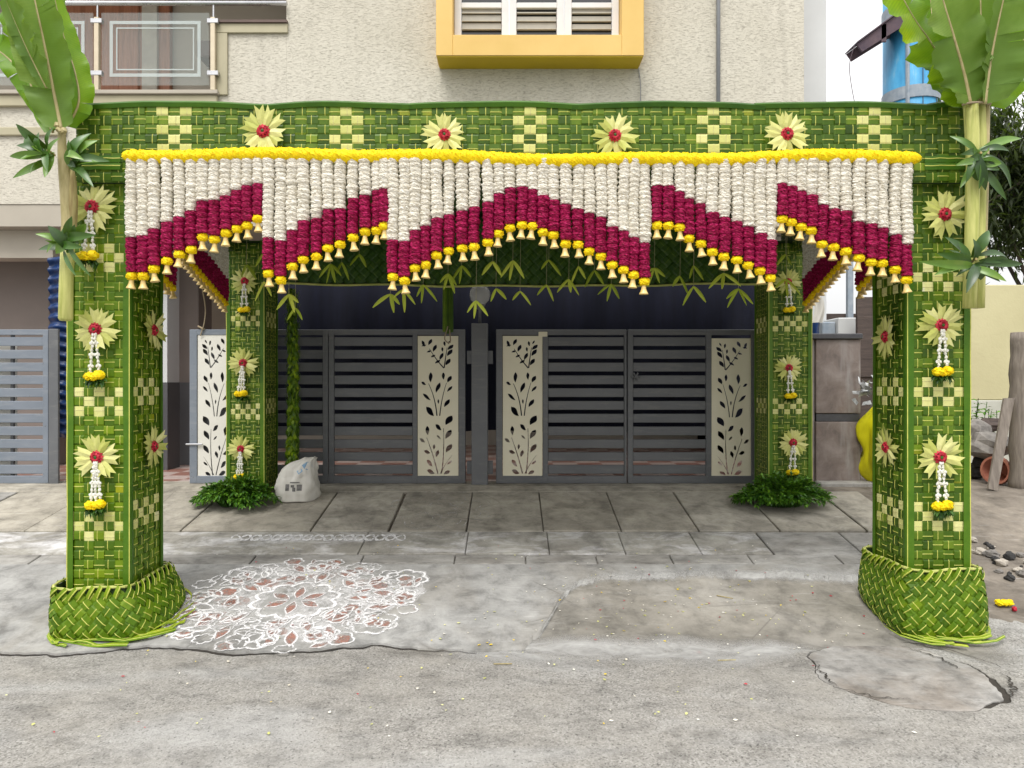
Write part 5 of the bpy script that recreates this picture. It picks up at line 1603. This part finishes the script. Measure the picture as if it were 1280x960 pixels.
# ================================================================== BANANA PLANTS
def banana_leaf(name, parent, pts, wl_, wr_, N, fold=(.25, .25), mats=('ban_u', 'ban_rib'), tears=5, wave=.03, seed=0, rib=.013, tint=.5, roll=(0, 0), tipw=.25):
    rr = random.Random(seed)
    P = catmull(pts, 9); n = len(P); N = Vector(N).normalized()
    mb = MB()
    fr = []
    for i, p in enumerate(P):
        T = (P[min(i + 1, n - 1)] - P[max(i - 1, 0)]).normalized()
        s = T.cross(N).normalized(); nn = s.cross(T).normalized(); fr.append((p, T, s, nn))
    J = 7
    for side, wmax, fo, ro in ((-1, wl_, fold[0], roll[0]), (1, wr_, fold[1], roll[1])):
        seg = [0]; cuts = sorted(rr.sample(range(3, n - 3), min(tears, n - 7))) if tears else []
        segid = []; c = 0
        for i in range(n):
            if c < len(cuts) and i >= cuts[c]: c += 1
            segid.append(c)
        segf = [rr.uniform(-.16, .16) for _ in range(len(cuts) + 1)]; segt = [rr.uniform(-.08, .14) for _ in range(len(cuts) + 1)]
        ids = []
        def col(i, sid):
            p, T, s, nn = fr[i]
            t = i / (n - 1)
            w = wmax * (math.sin(pi * min(1, .10 + t * .86)) ** .55) * (1 if t < 1 - tipw else max(.05, math.sqrt(max(0, 1 - ((t - 1 + tipw) / tipw) ** 2))))
            out = []
            for j in range(J + 1):
                f = j / J
                an = fo + segf[sid] + ro * f + wave * 4 * (math.sin(i * .9 + side + seed) + .5 * math.sin(i * 2.3 + seed)) * f
                q = p + s * side * (w * f * math.cos(an)) + nn * (w * f * math.sin(an)) + T * (w * f * (.22 + segt[sid] * f))
                out.append(mb.vert(q, t * 1.0 + f * .06 + .001))
            return out
        prev = col(0, segid[0])
        for i in range(1, n):
            cur = col(i, segid[i - 1])
            for j in range(J):
                f_ = (prev[j], cur[j], cur[j + 1], prev[j + 1]) if side > 0 else (prev[j], prev[j + 1], cur[j + 1], cur[j])
                mb.face(f_, 0, min(1, max(0, tint + segf[segid[i - 1]] * 1.2 + rr.uniform(-.03, .03))))
            prev = cur if segid[i] == segid[i - 1] else col(i, segid[i])
    lf = mb.build(name, mats[0], parent, smooth=True)
    mr = MB(); mr.tube([q[0] - q[3] * .002 for q in fr], [lerp(rib, rib * .3, i / (n - 1)) for i in range(n)], 8, 0); mr.build('midrib', mats[1], lf, smooth=True)
    return lf
def V(px, py, d=4.12): return pt(px, py, d)
FN = (0, -1, .15)
BL = thing('banana_plant', V(83, 400, 4.14), 'banana stem with hanging leaves tied to the left front pillar', 'plant')
banana_leaf('banana_leaf', BL, [V(77, 162, 4.08), V(68, 118, 4.07), V(57, 62, 4.05), V(44, 2, 4.0), V(24, -90, 3.95)], .165, .135, (0.1, -1, 0), (.30, .34), ('ban_u', 'ban_rib'), 3, .03, 3, .012, .55)
banana_leaf('banana_leaf', BL, [V(84, 158, 4.13), V(98, 128, 4.12), V(94, 92, 4.12), V(78, 40, 4.14), V(62, -30, 4.14)], .06, .085, (.35, -1, 0), (.5, -.5), ('ban_t', 'ban_rib'), 3, .05, 8, .008, .6)
banana_leaf('banana_leaf', BL, [V(70, 160, 4.18), V(46, 122, 4.16), V(26, 72, 4.15), V(6, 10, 4.1), V(-15, -60, 4.05)], .10, .14, (-.4, -1, .1), (-.3, .35), ('ban_t', 'ban_rib'), 4, .05, 12, .010, .62)
banana_leaf('banana_leaf', BL, [V(78, 158, 4.28), V(84, 100, 4.32), V(70, 20, 4.36), V(52, -70, 4.36)], .12, .11, (.2, -1, .1), (.3, .5), ('ban_u', 'ban_rib'), 3, .03, 17, .010, .25)
banana_leaf('banana_leaf', BL, [V(66, 165, 4.2), V(36, 105, 4.24), V(2, 66, 4.25), V(-50, 40, 4.2)], .08, .11, (0, -.8, .6), (-.2, .3), ('ban_t', 'ban_rib'), 4, .05, 21, .009, .4)
banana_leaf('banana_leaf', BL, [V(58, 110, 4.02), V(38, 70, 3.98), V(20, 30, 3.95), V(-5, -30, 3.9)], .05, .12, (-.2, -1, .2), (.4, .5), ('ban_u', 'ban_rib'), 3, .04, 25, .006, .3)
mb = MB(); mb.tube(catmull([V(77, 160, 4.12), V(78, 190, 4.13), V(82, 240, 4.14), V(85, 300, 4.14)], 5), [.020, .020, .021, .022, .023, .025, .027, .028, .03, .03, .03, .03, .03, .03, .03, .03], 10); mb.build('petiole', 'ban_rib', BL, smooth=True)
mb = MB(); mb.tube(catmull([V(90, 212, 4.16), V(88, 260, 4.16), V(85, 310, 4.16)], 5), [.012, .022, .028, .032, .036, .038, .04, .04, .04, .04, .04], 10, jit=.06); mb.build('sheath', 'ban_dry', BL, smooth=True)
mb = MB(); mb.tube([V(85, 300, 4.15), V(83, 350, 4.15), V(82, 398, 4.15), V(82, 401, 4.15)], [.036, .037, .038, .030], 12); mb.build('stem', 'ban_stem', BL, smooth=True)
mb = MB()
for k in range(5): mb.blob(V(74 + R.uniform(-5, 7), 160 + R.uniform(-5, 5), 4.08), .017, 8, 5, .25)
mb.build('tie_knot', 'ban_rib', BL)
BRt = thing('banana_plant', V(1217, 385, 4.14), 'bundle of banana stems with broad leaves tied to the right front pillar', 'plant')
banana_leaf('banana_leaf', BRt, [V(1213, 130, 4.1), V(1206, 95, 4.08), V(1192, 45, 4.02), V(1176, -10, 3.95), V(1160, -80, 3.9)], .17, .17, (0, -1, .1), (.25, .3), ('ban_u', 'ban_rib'), 3, .035, 31, .012, .6)
banana_leaf('banana_leaf', BRt, [V(1207, 132, 4.16), V(1190, 95, 4.14), V(1165, 55, 4.1), V(1138, 15, 4.05), V(1105, -50, 4.0)], .17, .14, (-.2, -1, .35), (.15, -.1), ('ban_t', 'ban_rib'), 4, .05, 35, .010, .75)
banana_leaf('banana_leaf', BRt, [V(1224, 130, 4.14), V(1226, 80, 4.14), V(1226, 20, 4.12), V(1224, -70, 4.1)], .17, .15, (0, -1, .1), (.2, .2), ('ban_u', 'ban_rib'), 3, .02, 38, .011, .45)
banana_leaf('banana_leaf', BRt, [V(1231, 130, 4.08), V(1236, 90, 4.06), V(1244, 45, 4.02), V(1256, -10, 3.96), V(1270, -80, 3.9)], .09, .26, (.15, -1, .1), (.5, .12), ('ban_u', 'ban_rib'), 4, .02, 41, .012, .42)
banana_leaf('banana_leaf', BRt, [V(1236, 132, 4.22), V(1258, 90, 4.24), V(1285, 40, 4.24), V(1310, -20, 4.2)], .20, .16, (.1, -1, .3), (0, .1), ('ban_t', 'ban_rib'), 4, .03, 44, .010, .65)
banana_leaf('banana_leaf', BRt, [V(1205, 134, 4.2), V(1188, 110, 4.22), V(1172, 70, 4.26), V(1165, 20, 4.3), V(1160, -40, 4.3)], .12, .13, (0, -1, .2), (.2, .3), ('ban_t', 'ban_rib'), 2, .03, 47, .009, .35)
for (a, b, c, d0, r, m) in ((1213, 1216, 1212, 4.13, .036, 'ban_stem'), (1226, 1226, 1222, 4.17, .036, 'ban_stem'), (1207, 1212, 1213, 4.16, .02, 'ban_stem'), (1234, 1231, 1228, 4.16, .022, 'ban_rib'), (1220, 1221, 1218, 4.11, .018, 'ban_stem')):
    mb = MB(); e = 385 if r > .03 else R.uniform(320, 360)
    P = catmull([V(a, 128, d0), V(b, 210, d0), V(c, e, d0)], 6); mb.tube(P, [r * (.72 + .28 * min(1, i / 7)) for i in range(len(P))], 12); mb.build('stem', m, BRt, smooth=True)
mb = MB(); mb.tube(catmull([V(1203, 131, 4.12), V(1215, 128, 4.07), V(1230, 128, 4.08), V(1238, 130, 4.14)], 4), .006, 6); mb.build('tie_string', 'rope', BRt)

# mango leaf bunches
def bunch(px, py, d, leaves, label):
    c = pt(px, py, d)
    b = thing('leaf_bunch', c, label, 'leaves', 'mango leaf bunches tied on the pillars')
    mb = MB(); mb.tube([c + Vector((0, .03, 0)), c + Vector((0, -.03, .01))], .008, 6); mb.build('twig', 'ban_dry', b)
    leaves = list(leaves) + [(a_ * R.uniform(.45, .8) + R.uniform(-10, 10), b_ * R.uniform(.45, .8) + R.uniform(-10, 10), w_ * .85) for a_, b_, w_ in leaves[:7]]
    for (dx, dy, w) in leaves:
        e = pt(px + dx, py + dy, d - R.uniform(-.02, .09)); c_ = c + Vector((R.uniform(-.03, .03), R.uniform(-.02, .02), R.uniform(-.05, .03))); v = e - c_; L = v.length; T = v.normalized()
        s = T.cross(Vector((R.uniform(-.8, .8), -1, R.uniform(-.5, .9)))).normalized(); nn = s.cross(T)
        if nn.y > 0: nn = -nn
        mb = MB(); n = 9; rows_ = []; tt = R.random(); bend = R.uniform(.02, .22); W = w * .0041 * R.uniform(.8, 1.1)
        for j in range(n + 1):
            t = j / n; wd = W * .5 * max(.04, math.sin(pi * min(1, t * .97 + .03)) ** .8)
            p = c_ + T * L * t + nn * (bend * L * math.sin(pi * t)) - Vector((0, 0, (.05 + .1 * bend) * L * t * t))
            rows_.append((mb.vert(p - s * wd + nn * wd * .35), mb.vert(p), mb.vert(p + s * wd + nn * wd * .35)))
        for j in range(n):
            for q in (0, 1): mb.face((rows_[j][q], rows_[j][q + 1], rows_[j + 1][q + 1], rows_[j + 1][q]), 0, min(1, tt + q * .1))
        mb.build('leaf', 'mango', b, smooth=True)
bunch(64, 192, 4.07, [(-44, -40, 14), (-52, 0, 13), (-48, 28, 12), (-8, 28, 13), (-25, -10, 15), (3, -35, 12), (-30, -28, 14), (-4, 10, 12)], 'mango leaf sprig on the left side of the left banana stem')
bunch(92, 203, 4.10, [(22, -40, 14), (30, -30, 13), (45, -4, 12), (25, 28, 12), (-6, -30, 12), (10, 8, 14), (14, -25, 15)], 'mango leaf sprig between left banana stem and the arch beam')
bunch(84, 302, 4.08, [(-24, -22, 14), (-36, 8, 12), (-40, -12, 11), (24, -24, 13), (36, -12, 12), (8, 12, 14), (30, 40, 10), (-14, 14, 15), (6, -34, 13), (-4, -20, 14), (20, 5, 14)], 'mango leaf sprig halfway down the left banana stem')
bunch(1222, 195, 4.06, [(55, -26, 13), (-35, -28, 10), (-22, 38, 11), (10, 40, 15), (42, 38, 12), (30, 8, 14), (-10, -5, 13), (0, 30, 14), (36, 52, 12), (-28, 10, 12), (15, -15, 14)], 'mango leaf sprig at the top of the right banana stems')
bunch(1216, 327, 4.06, [(-68, -6, 13), (-48, 14, 12), (-45, -14, 12), (20, -42, 14), (62, 0, 11), (42, 22, 11), (-8, 36, 13), (-35, -34, 14), (10, 22, 14), (44, -6, 12), (-18, -28, 13), (30, -4, 13)], 'mango leaf sprig at the foot of the right banana stems')

# ================================================================== FOLIAGE BUNCHES, BRAID, SACK, SMALL THINGS
def foot_bunch(cx, cy, rx, ry, h, n, label):
    b = thing('foliage_bunch', (cx, cy, g(cy)), label, 'foliage')
    ml, ms = MB(), MB()
    for k in range(n):
        a = R.uniform(0, 2 * pi); rad = math.sqrt(R.random())
        b0 = Vector((cx + .35 * rx * rad * math.cos(a), cy + .35 * ry * rad * math.sin(a), g(cy) + .03))
        e = Vector((cx + rx * rad * math.cos(a) * 1.05, cy + ry * rad * math.sin(a) * 1.05, g(cy) + .03 + h * (1.05 - .8 * rad * rad) * R.uniform(.55, 1.1)))
        e.z = max(e.z, g(e.y) + .05)
        m_ = (b0 + e) * .5 + Vector((0, 0, .06))
        P = catmull([b0, m_, e], 5); ms.tube(P, .0025, 4)
        for j in range(3, len(P)):
            for _ in range(3):
                dd = (P[j] - P[j - 1]).normalized() + Vector((R.uniform(-1, 1), R.uniform(-1, 1), R.uniform(-.5, .6)))
                small_leaf(ml, P[j], dd, R.uniform(.035, .06), R.uniform(.018, .028), 0, .2)
    ml.build('leaves', 'fern', b); ms.build('stems', 'green_dk', b)
foot_bunch(X(292, 6.3), 6.36, .36, .24, .25, 210, 'green leafy bunch at the foot of the left rear pillar')
foot_bunch(X(982, 6.3), 6.36, .42, .25, .27, 230, 'green leafy bunch at the foot of the right rear pillar')
br = thing('plaited_stalk', (X(365, 6.75), 6.75, g(6.75)), 'plaited green palm stalk standing in the white sack', 'stalk')
for k in range(3):
    mb = MB(); P = []
    for i in range(90):
        t = i / 89; z = lerp(g(6.75) + .05, Z(362, 6.75), t); a = t * 40 + k * 2 * pi / 3
        w = .038 * (1 - .35 * t)
        P.append(Vector((X(364, 6.75) + .02 * math.sin(t * 3) + w * math.sin(a), 6.75 + w * .6 * math.sin(2 * a), z)))
    mb.tube(P, [.030 * (1 - .3 * i / 89) for i in range(90)], 7, 0, jit=.14); mb.build('plait', 'leaf_l' if k else 'leaf', br)
mb = MB()
for _ in range(420):
    t = R.random(); z = lerp(g(6.75) + .1, Z(365, 6.75), t); a = R.uniform(0, 2 * pi); c = Vector((X(364, 6.75) + .02 * math.sin(t * 3) + .045 * math.cos(a), 6.75 + .045 * math.sin(a), z))
    small_leaf(mb, c, Vector((math.cos(a) * .5, math.sin(a) * .5, R.choice([-1, 1]))), R.uniform(.05, .09), .014, 0, 0)
mb.build('leaf_ends', 'leaf', br, kind='stuff')
st = thing('leaf_stalks', (X(560, 6.9), 6.9, Z(415, 6.9)), 'bundle of thin green stalks hanging above the left cutout panel', 'stalk')
for k in range(5):
    mb = MB(); mb.tube([(X(555 + k * 2.5, 6.95), 6.95 + R.uniform(-.02, .02), Z(417 - abs(k - 2), 6.95)), (X(555 + k * 2.5, 6.95), 6.95, 2.9)], .012, 6); mb.build('stalk', 'leaf_l' if k % 2 else 'leaf', st)
mb = MB(); mb.tube(catmull([(X(560, 6.95), 6.94, Z(408, 6.95)), (X(556, 6.95), 6.93, Z(424, 6.95)), (X(563, 6.95), 6.93, Z(428, 6.95)), (X(562, 6.95), 6.94, Z(412, 6.95))], 4), .006, 6); mb.build('tie', 'rope', st)
sk_ = thing('cement_sack', (X(366, 6.5), 6.5, g(6.5)), 'white printed sack holding the plaited stalk by the left rear pillar', 'sack')
SP = [(0, 342, 393), (.06, 340, 395), (.22, 341, 395), (.40, 343, 394), (.58, 347, 392.5), (.72, 351, 391.5), (.80, 355, 391), (.88, 362, 391), (.94, 372, 391), (1.0, 378, 393.5)]
def sack_lr(v):
    for (va, la, ra), (vb, lb, rb) in zip(SP[:-1], SP[1:]):
        if v <= vb:
            t = (v - va) / (vb - va); return lerp(la, lb, t), lerp(ra, rb, t)
    return SP[-1][1:]
zs0, zs1 = g(6.5) + .028, Z(573, 6.5)
mb = MB(); NS, KS = 64, 46; rings = []
for j in range(KS + 1):
    v = j / KS; l, r = sack_lr(v); cxs, wx = X((l + r) / 2, 6.5), (X(r, 6.5) - X(l, 6.5)) / 2
    dy = .145 * (max(0, 1 - v ** 2.2)) ** .6 + .012; ring = []
    for i in range(NS):
        a = 2 * pi * i / NS; ca, sa = math.cos(a), math.sin(a); se = (abs(ca) ** 2.8 + abs(sa) ** 2.8) ** (-1 / 2.8)
        q = Vector((ca * 2.2, sa * 2.2, v * 3)); wr = 1 + .09 * mnoise.noise(q) + .10 * mnoise.noise(Vector((ca * 5 + v * 3, sa * 5, v * 7))) * (.4 + v) + .07 * abs(math.sin(a * 7 + v * 5 + 3 * mnoise.noise(q))) * v
        ring.append(mb.vert((cxs + wx * ca * se * wr, 6.58 + dy * sa * se * wr, lerp(zs0, zs1, v) + .012 * mnoise.noise(Vector((ca * 3, sa * 3, v * 2 + 9))) * (.2 + v))))
    rings.append(ring)
for j in range(KS):
    for i in range(NS): mb.face((rings[j][i], rings[j][(i + 1) % NS], rings[j + 1][(i + 1) % NS], rings[j + 1][i]), 0, .5)
mb.face(rings[0][::-1], 0, .5); mb.face(rings[-1], 0, .5)
mb.build('sack_body', 'sack', sk_, smooth=True)
# printed marks are part of the sack surface (see below)
def proj_print(ob, name, mat, polys, parent):
    """lays small printed marks on the sack body, 3 mm proud"""
    dg = bpy.context.evaluated_depsgraph_get(); dg.update()
    mw = Matrix.Translation(WL[ob.name])
    inv = mw.inverted(); mb = MB()
    for P in polys:
        out = []
        for (a, b) in P:
            o = inv @ Vector((X(a, 6.4), 5.0, Z(b, 6.4))); d = Vector((0, 1, 0))
            hit, loc, nrm, _ = ob.ray_cast(o, d)
            if not hit: break
            out.append((mw @ loc) + Vector((0, -.003, 0)))
        if len(out) == len(P): mb.poly(out, 0, .5)
    if mb.v: mb.build(name, mat, parent, kind='stuff')
def rect(a, b, c, d, n=3):
    return [[(lerp(a, c, i / n), lerp(b, d, j / n)), (lerp(a, c, (i + 1) / n), lerp(b, d, j / n)), (lerp(a, c, (i + 1) / n), lerp(b, d, (j + 1) / n)), (lerp(a, c, i / n), lerp(b, d, (j + 1) / n))] for i in range(n) for j in range(n)]
body = sk_.children[0]
proj_print(body, 'dark_print', 'sack_k', rect(355.5, 606, 360, 614) + rect(362, 607, 366.5, 610) + rect(364, 610, 368, 615) + rect(369.5, 606.5, 376, 614) + rect(361, 603.2, 373, 604.6), sk_)
proj_print(body, 'blue_print', 'sack_b', [[(387, 600), (390.5, 598), (391.5, 608), (390.5, 618), (388.5, 619), (389, 608)], [(374, 583), (379, 579), (384, 580), (386, 586), (381, 589), (377, 587)], [(368, 590), (374, 587), (376, 590), (371, 594)]], sk_)

# fallen marigold by the right basket
fm = thing('fallen_marigold', (X(1260, 4.6), 4.62, g(4.62)), 'yellow marigold bloom with a red bud lying beside the right basket', 'flower')
mb = MB()
for q in range(3): mb.blob((X(1252 + q * 6, 4.6), 4.62, g(4.62) + .028), .028, 12, 7, .2, 0, (1, 1, .7))
mb.build('bloom', 'marigold', fm)
mb = MB(); mb.blob((X(1268, 4.56), 4.56, g(4.56) + .018), .016, 8, 6, .12); mb.build('red_bud', 'red_fl', fm)
# scattered petals
mb = MB()
def petal(x, y, r, m, z):
    a = R.uniform(0, 2 * pi); P = []
    for k in range(6):
        b = a + 2 * pi * k / 6; rr_ = r * (1 if k % 3 else 1.7)
        P.append((x + rr_ * math.cos(b), y + rr_ * math.sin(b), z + R.uniform(0, .004)))
    mb.poly(P, m)
def surf(x, y):
    if y > 5.2: return g(y) + .034
    return g(y) + (.027 if y > front_edge(x) else .008)
for _ in range(420):
    u = R.random()
    if u < .5: x, y = R.gauss(1.0, .8), R.gauss(4.55, .35)
    elif u < .75: x, y = R.uniform(-2.6, 2.4), R.uniform(3.1, 4.2)
    else: x, y = R.uniform(-2.2, 2.3), R.uniform(4.0, 5.6)
    if abs(x) > 2.2 and y > 4: continue
    petal(x, y, R.choice([.003, .004, .004, .005, .007]), R.choice([0, 3, 3, 1, 1, 1, 2]), surf(x, y) + .002)
mb.build('scattered_petals', ['marigold', 'white_fl', 'red_fl', 'cream'], kind='stuff', label='tiny yellow white and red petals scattered over the road', cat='petals', origin=(0, 4, 0))
mb = MB()
for (x, y, a, L) in ((1.13, 3.95, .1, .1), (1.35, 4.75, -.9, .14), (-.1, 3.9, .05, .1)):
    z = surf(x, y) + .004; mb.tube([(x, y, z), (x + L * math.cos(a), y + L * math.sin(a) * .6, z)], .003, 5)
mb.build('twigs', 'ban_dry', kind='stuff', label='few thin dry twigs lying on the road', cat='twigs')

# ================================================================== RANGOLI
RZ = .0268
def gp_(x, y, off=RZ): return Vector((x, y, g(y) + off))
class Kol:
    def __init__(s): s.w, s.r, s.h = MB(), MB(), MB()
    def line(s, pts, w=.011, closed=True, mb=None, off=RZ):
        if mb is None: s.line(pts, w * 2.6, closed, s.h, RZ - .0012)
        mb = mb or s.w
        n = len(pts); prev = None; first = None
        for i in range(n + (1 if closed else 0)):
            a, b, c = pts[(i - 1) % n], pts[i % n], pts[(i + 1) % n]
            if not closed and i == 0: a = b
            if not closed and i == n - 1: c = b
            dx, dy = c[0] - a[0], c[1] - a[1]; l = math.hypot(dx, dy) or 1
            ww = w * .5 * (1 + .35 * mnoise.noise(Vector((b[0] * 30, b[1] * 30, 0))))
            cur = (mb.vert(gp_(b[0] - dy / l * ww, b[1] + dx / l * ww, off)), mb.vert(gp_(b[0] + dy / l * ww, b[1] - dx / l * ww, off)))
            if prev: mb.face((prev[0], prev[1], cur[1], cur[0]), 0, .5)
            prev = cur
    def fill(s, pts, mb=None, off=RZ - .0022):
        (mb or s.r).poly([gp_(x, y, off) for x, y in pts], 0, .5)
def lens(cx, cy, a, L, W, n=9):
    P = []
    for k in range(n + 1): t = k / n; P.append((t * L - L / 2, W / 2 * math.sin(pi * t)))
    for k in range(n - 1, 0, -1): t = k / n; P.append((t * L - L / 2, -W / 2 * math.sin(pi * t)))
    return [(cx + x * math.cos(a) - y * math.sin(a), cy + x * math.sin(a) + y * math.cos(a)) for x, y in P]
def scallop(cx, cy, r, n, amp, ex=1.0, rot=0, m=6):
    P = []
    for k in range(n * m):
        a = 2 * pi * k / (n * m); rr_ = r * (1 + amp * abs(math.sin(a * n / 2)))
        P.append((cx + ex * rr_ * math.cos(a + rot), cy + rr_ * math.sin(a + rot)))
    return P
kc = (X(374, 4.64), 4.66)
K = Kol()
K.line(scallop(*kc, .20, 10, .22, 1.25), .026)
for k in range(6):
    a = pi / 6 + k * pi / 3; q = lens(kc[0] + .115 * 1.15 * math.cos(a), kc[1] + .10 * math.sin(a), a, .16, .07); K.fill(q); K.line(q, .007)
for k in range(10):
    a = k * 2 * pi / 10 + .1; ex = 1.28
    q = lens(kc[0] + ex * .34 * math.cos(a), kc[1] + .34 * math.sin(a), a + pi / 2 * (k % 2), .20, .085); K.line(q, .010)
    q2 = lens(kc[0] + ex * .34 * math.cos(a), kc[1] + .34 * math.sin(a), a + pi / 2 * (k % 2), .13, .05); K.fill(q2)
for k in range(16):
    a = k * 2 * pi / 16 + .2; q = lens(kc[0] + 1.3 * .47 * math.cos(a), kc[1] + .47 * math.sin(a), a + R.uniform(-.6, .6), .17, .075)
    if k % 3 != 2: K.fill(q)
    K.line(q, .009)
corners = [(-.60, -.30), (.60, -.28), (-.12, -.45), (.72, .30), (-.48, .36), (.34, .46), (-.68, .02), (.04, .50), (.30, -.42), (.72, .02)]
for i, (dx, dy) in enumerate(corners):
    x, y = kc[0] + dx, kc[1] + dy
    r = .11 if i in (0, 1, 2, 3, 4) else .075
    K.line(scallop(x, y, r, 7, .25, 1.2, i), .017); K.line(scallop(x, y, r * .42, 5, .2, 1.2), .012)
    if i % 2: K.fill(scallop(x, y, r * .3, 5, .2, 1.2))
    for s_ in range(2):
        q = lens(x + R.uniform(-.12, .12), y + R.uniform(-.09, .09), R.uniform(0, 3), .09, .045); K.fill(q); K.line(q, .007)
for _ in range(34):
    a = R.uniform(0, 2 * pi); rr_ = R.uniform(.24, .60); x, y = kc[0] + 1.35 * rr_ * math.cos(a), kc[1] + rr_ * math.sin(a)
    q = lens(x, y, R.uniform(0, 3), R.uniform(.09, .16), R.uniform(.04, .07)); K.line(q, .009)
    if _ % 3 == 0: K.fill(q)
spots = []
for _ in range(400):
    a = R.uniform(0, 2 * pi); rr_ = R.uniform(.28, .60); x, y = kc[0] + 1.38 * rr_ * math.cos(a), kc[1] + rr_ * math.sin(a)
    if any(math.hypot(x - p, y - q) < .15 for p, q in spots): continue
    spots.append((x, y)); r = R.uniform(.035, .055)
    K.line(scallop(x, y, r, R.choice([4, 5, 6]), .35, 1.25, R.random() * 3), .009)
    if R.random() < .55: K.fill(scallop(x, y, r * .8, 5, .2, 1.25))
rg = thing('rangoli', (kc[0], kc[1], g(kc[1])), 'white chalk rangoli with flowers and red earth fill on the apron', 'rangoli')
for _m in (K.w, K.r, K.h): _m.v = [tuple(gp_(kc[0] + (p[0] - kc[0]) * .93 - .03, p[1], p[2] - g(p[1]))) for p in _m.v]
K.w.build('chalk_lines', 'chalk', rg, kind='stuff'); K.h.build('chalk_dust', 'chalk_f', rg, kind='stuff'); K.r.build('red_fill', 'redp', rg, kind='stuff')
# smudged chalk under the drawing
rs = MB()
for k in range(8):
    a = k * pi / 4 + R.uniform(-.2, .2); q = R.uniform(.28, .45); cx_, cy_ = kc[0] + 1.3 * q * math.cos(a), kc[1] + q * math.sin(a); r = R.uniform(.06, .13)
    rs.poly([gp_(cx_ + r * 1.3 * math.cos(b) * (1 + .3 * mnoise.noise(Vector((b, k, 0)))), cy_ + r * .7 * math.sin(b), RZ - .0030 + .00005 * k) for b in [2 * pi * i / 20 for i in range(20)]], 0, .5)
rs.build('red_dust', 'redp_f', rg, kind='stuff')
sm = MB()
for k, (dx, dy, rx, ry) in enumerate(((.05, 0, .62, .42), (-.5, -.3, .2, .08), (.22, -.40, .16, .07), (.55, .1, .25, .2), (-.2, .45, .4, .1))):
    P = []
    for i in range(40):
        a = 2 * pi * i / 40; q = 1 + .25 * mnoise.noise(Vector((math.cos(a) * 2 + k * 5, math.sin(a) * 2, 0)))
        P.append(gp_(kc[0] + dx + rx * q * math.cos(a), kc[1] + dy + ry * q * math.sin(a), RZ - .0038 + .0003 * k))
    sm.poly(P, 0, .5)
sm.build('chalk_smudge', 'chalk_m', rg, kind='stuff')
# chalk border along the kerb and a faint circle on a slab
KB = MB(); kk = Kol(); n = 16
xa, xb, yk = X(292, 5.62), X(500, 5.62), 5.66
for i in range(n):
    x = lerp(xa, xb, (i + .5) / n); w = (xb - xa) / n
    for s_ in (-1, 1): kk.line([(x - w * .9 * math.cos(t), yk + s_ * .055 * math.sin(t * 2) + R.uniform(-.006, .006)) for t in [pi * j / 14 for j in range(15)]], .014, False, KB, .0305)
KB.build('chalk_border', 'chalk', label='white chalk interlaced border drawn along the kerb before the gate', cat='rangoli')
KC = MB()
for r in (.13, .30, .36): kk.line(scallop(X(548, 6.2), 6.27, r, 8, .3, 1.0, 0, 8), .007, True, KC, .0365)
for k in range(8): kk.line(lens(X(548, 6.2) + .2 * math.cos(k * pi / 4), 6.27 + .2 * math.sin(k * pi / 4), k * pi / 4, .17, .07), .006, True, KC, .0365)
KC.build('chalk_circle', 'chalk_f', label='faint washed-out chalk flower on the slab before the gate', cat='rangoli')
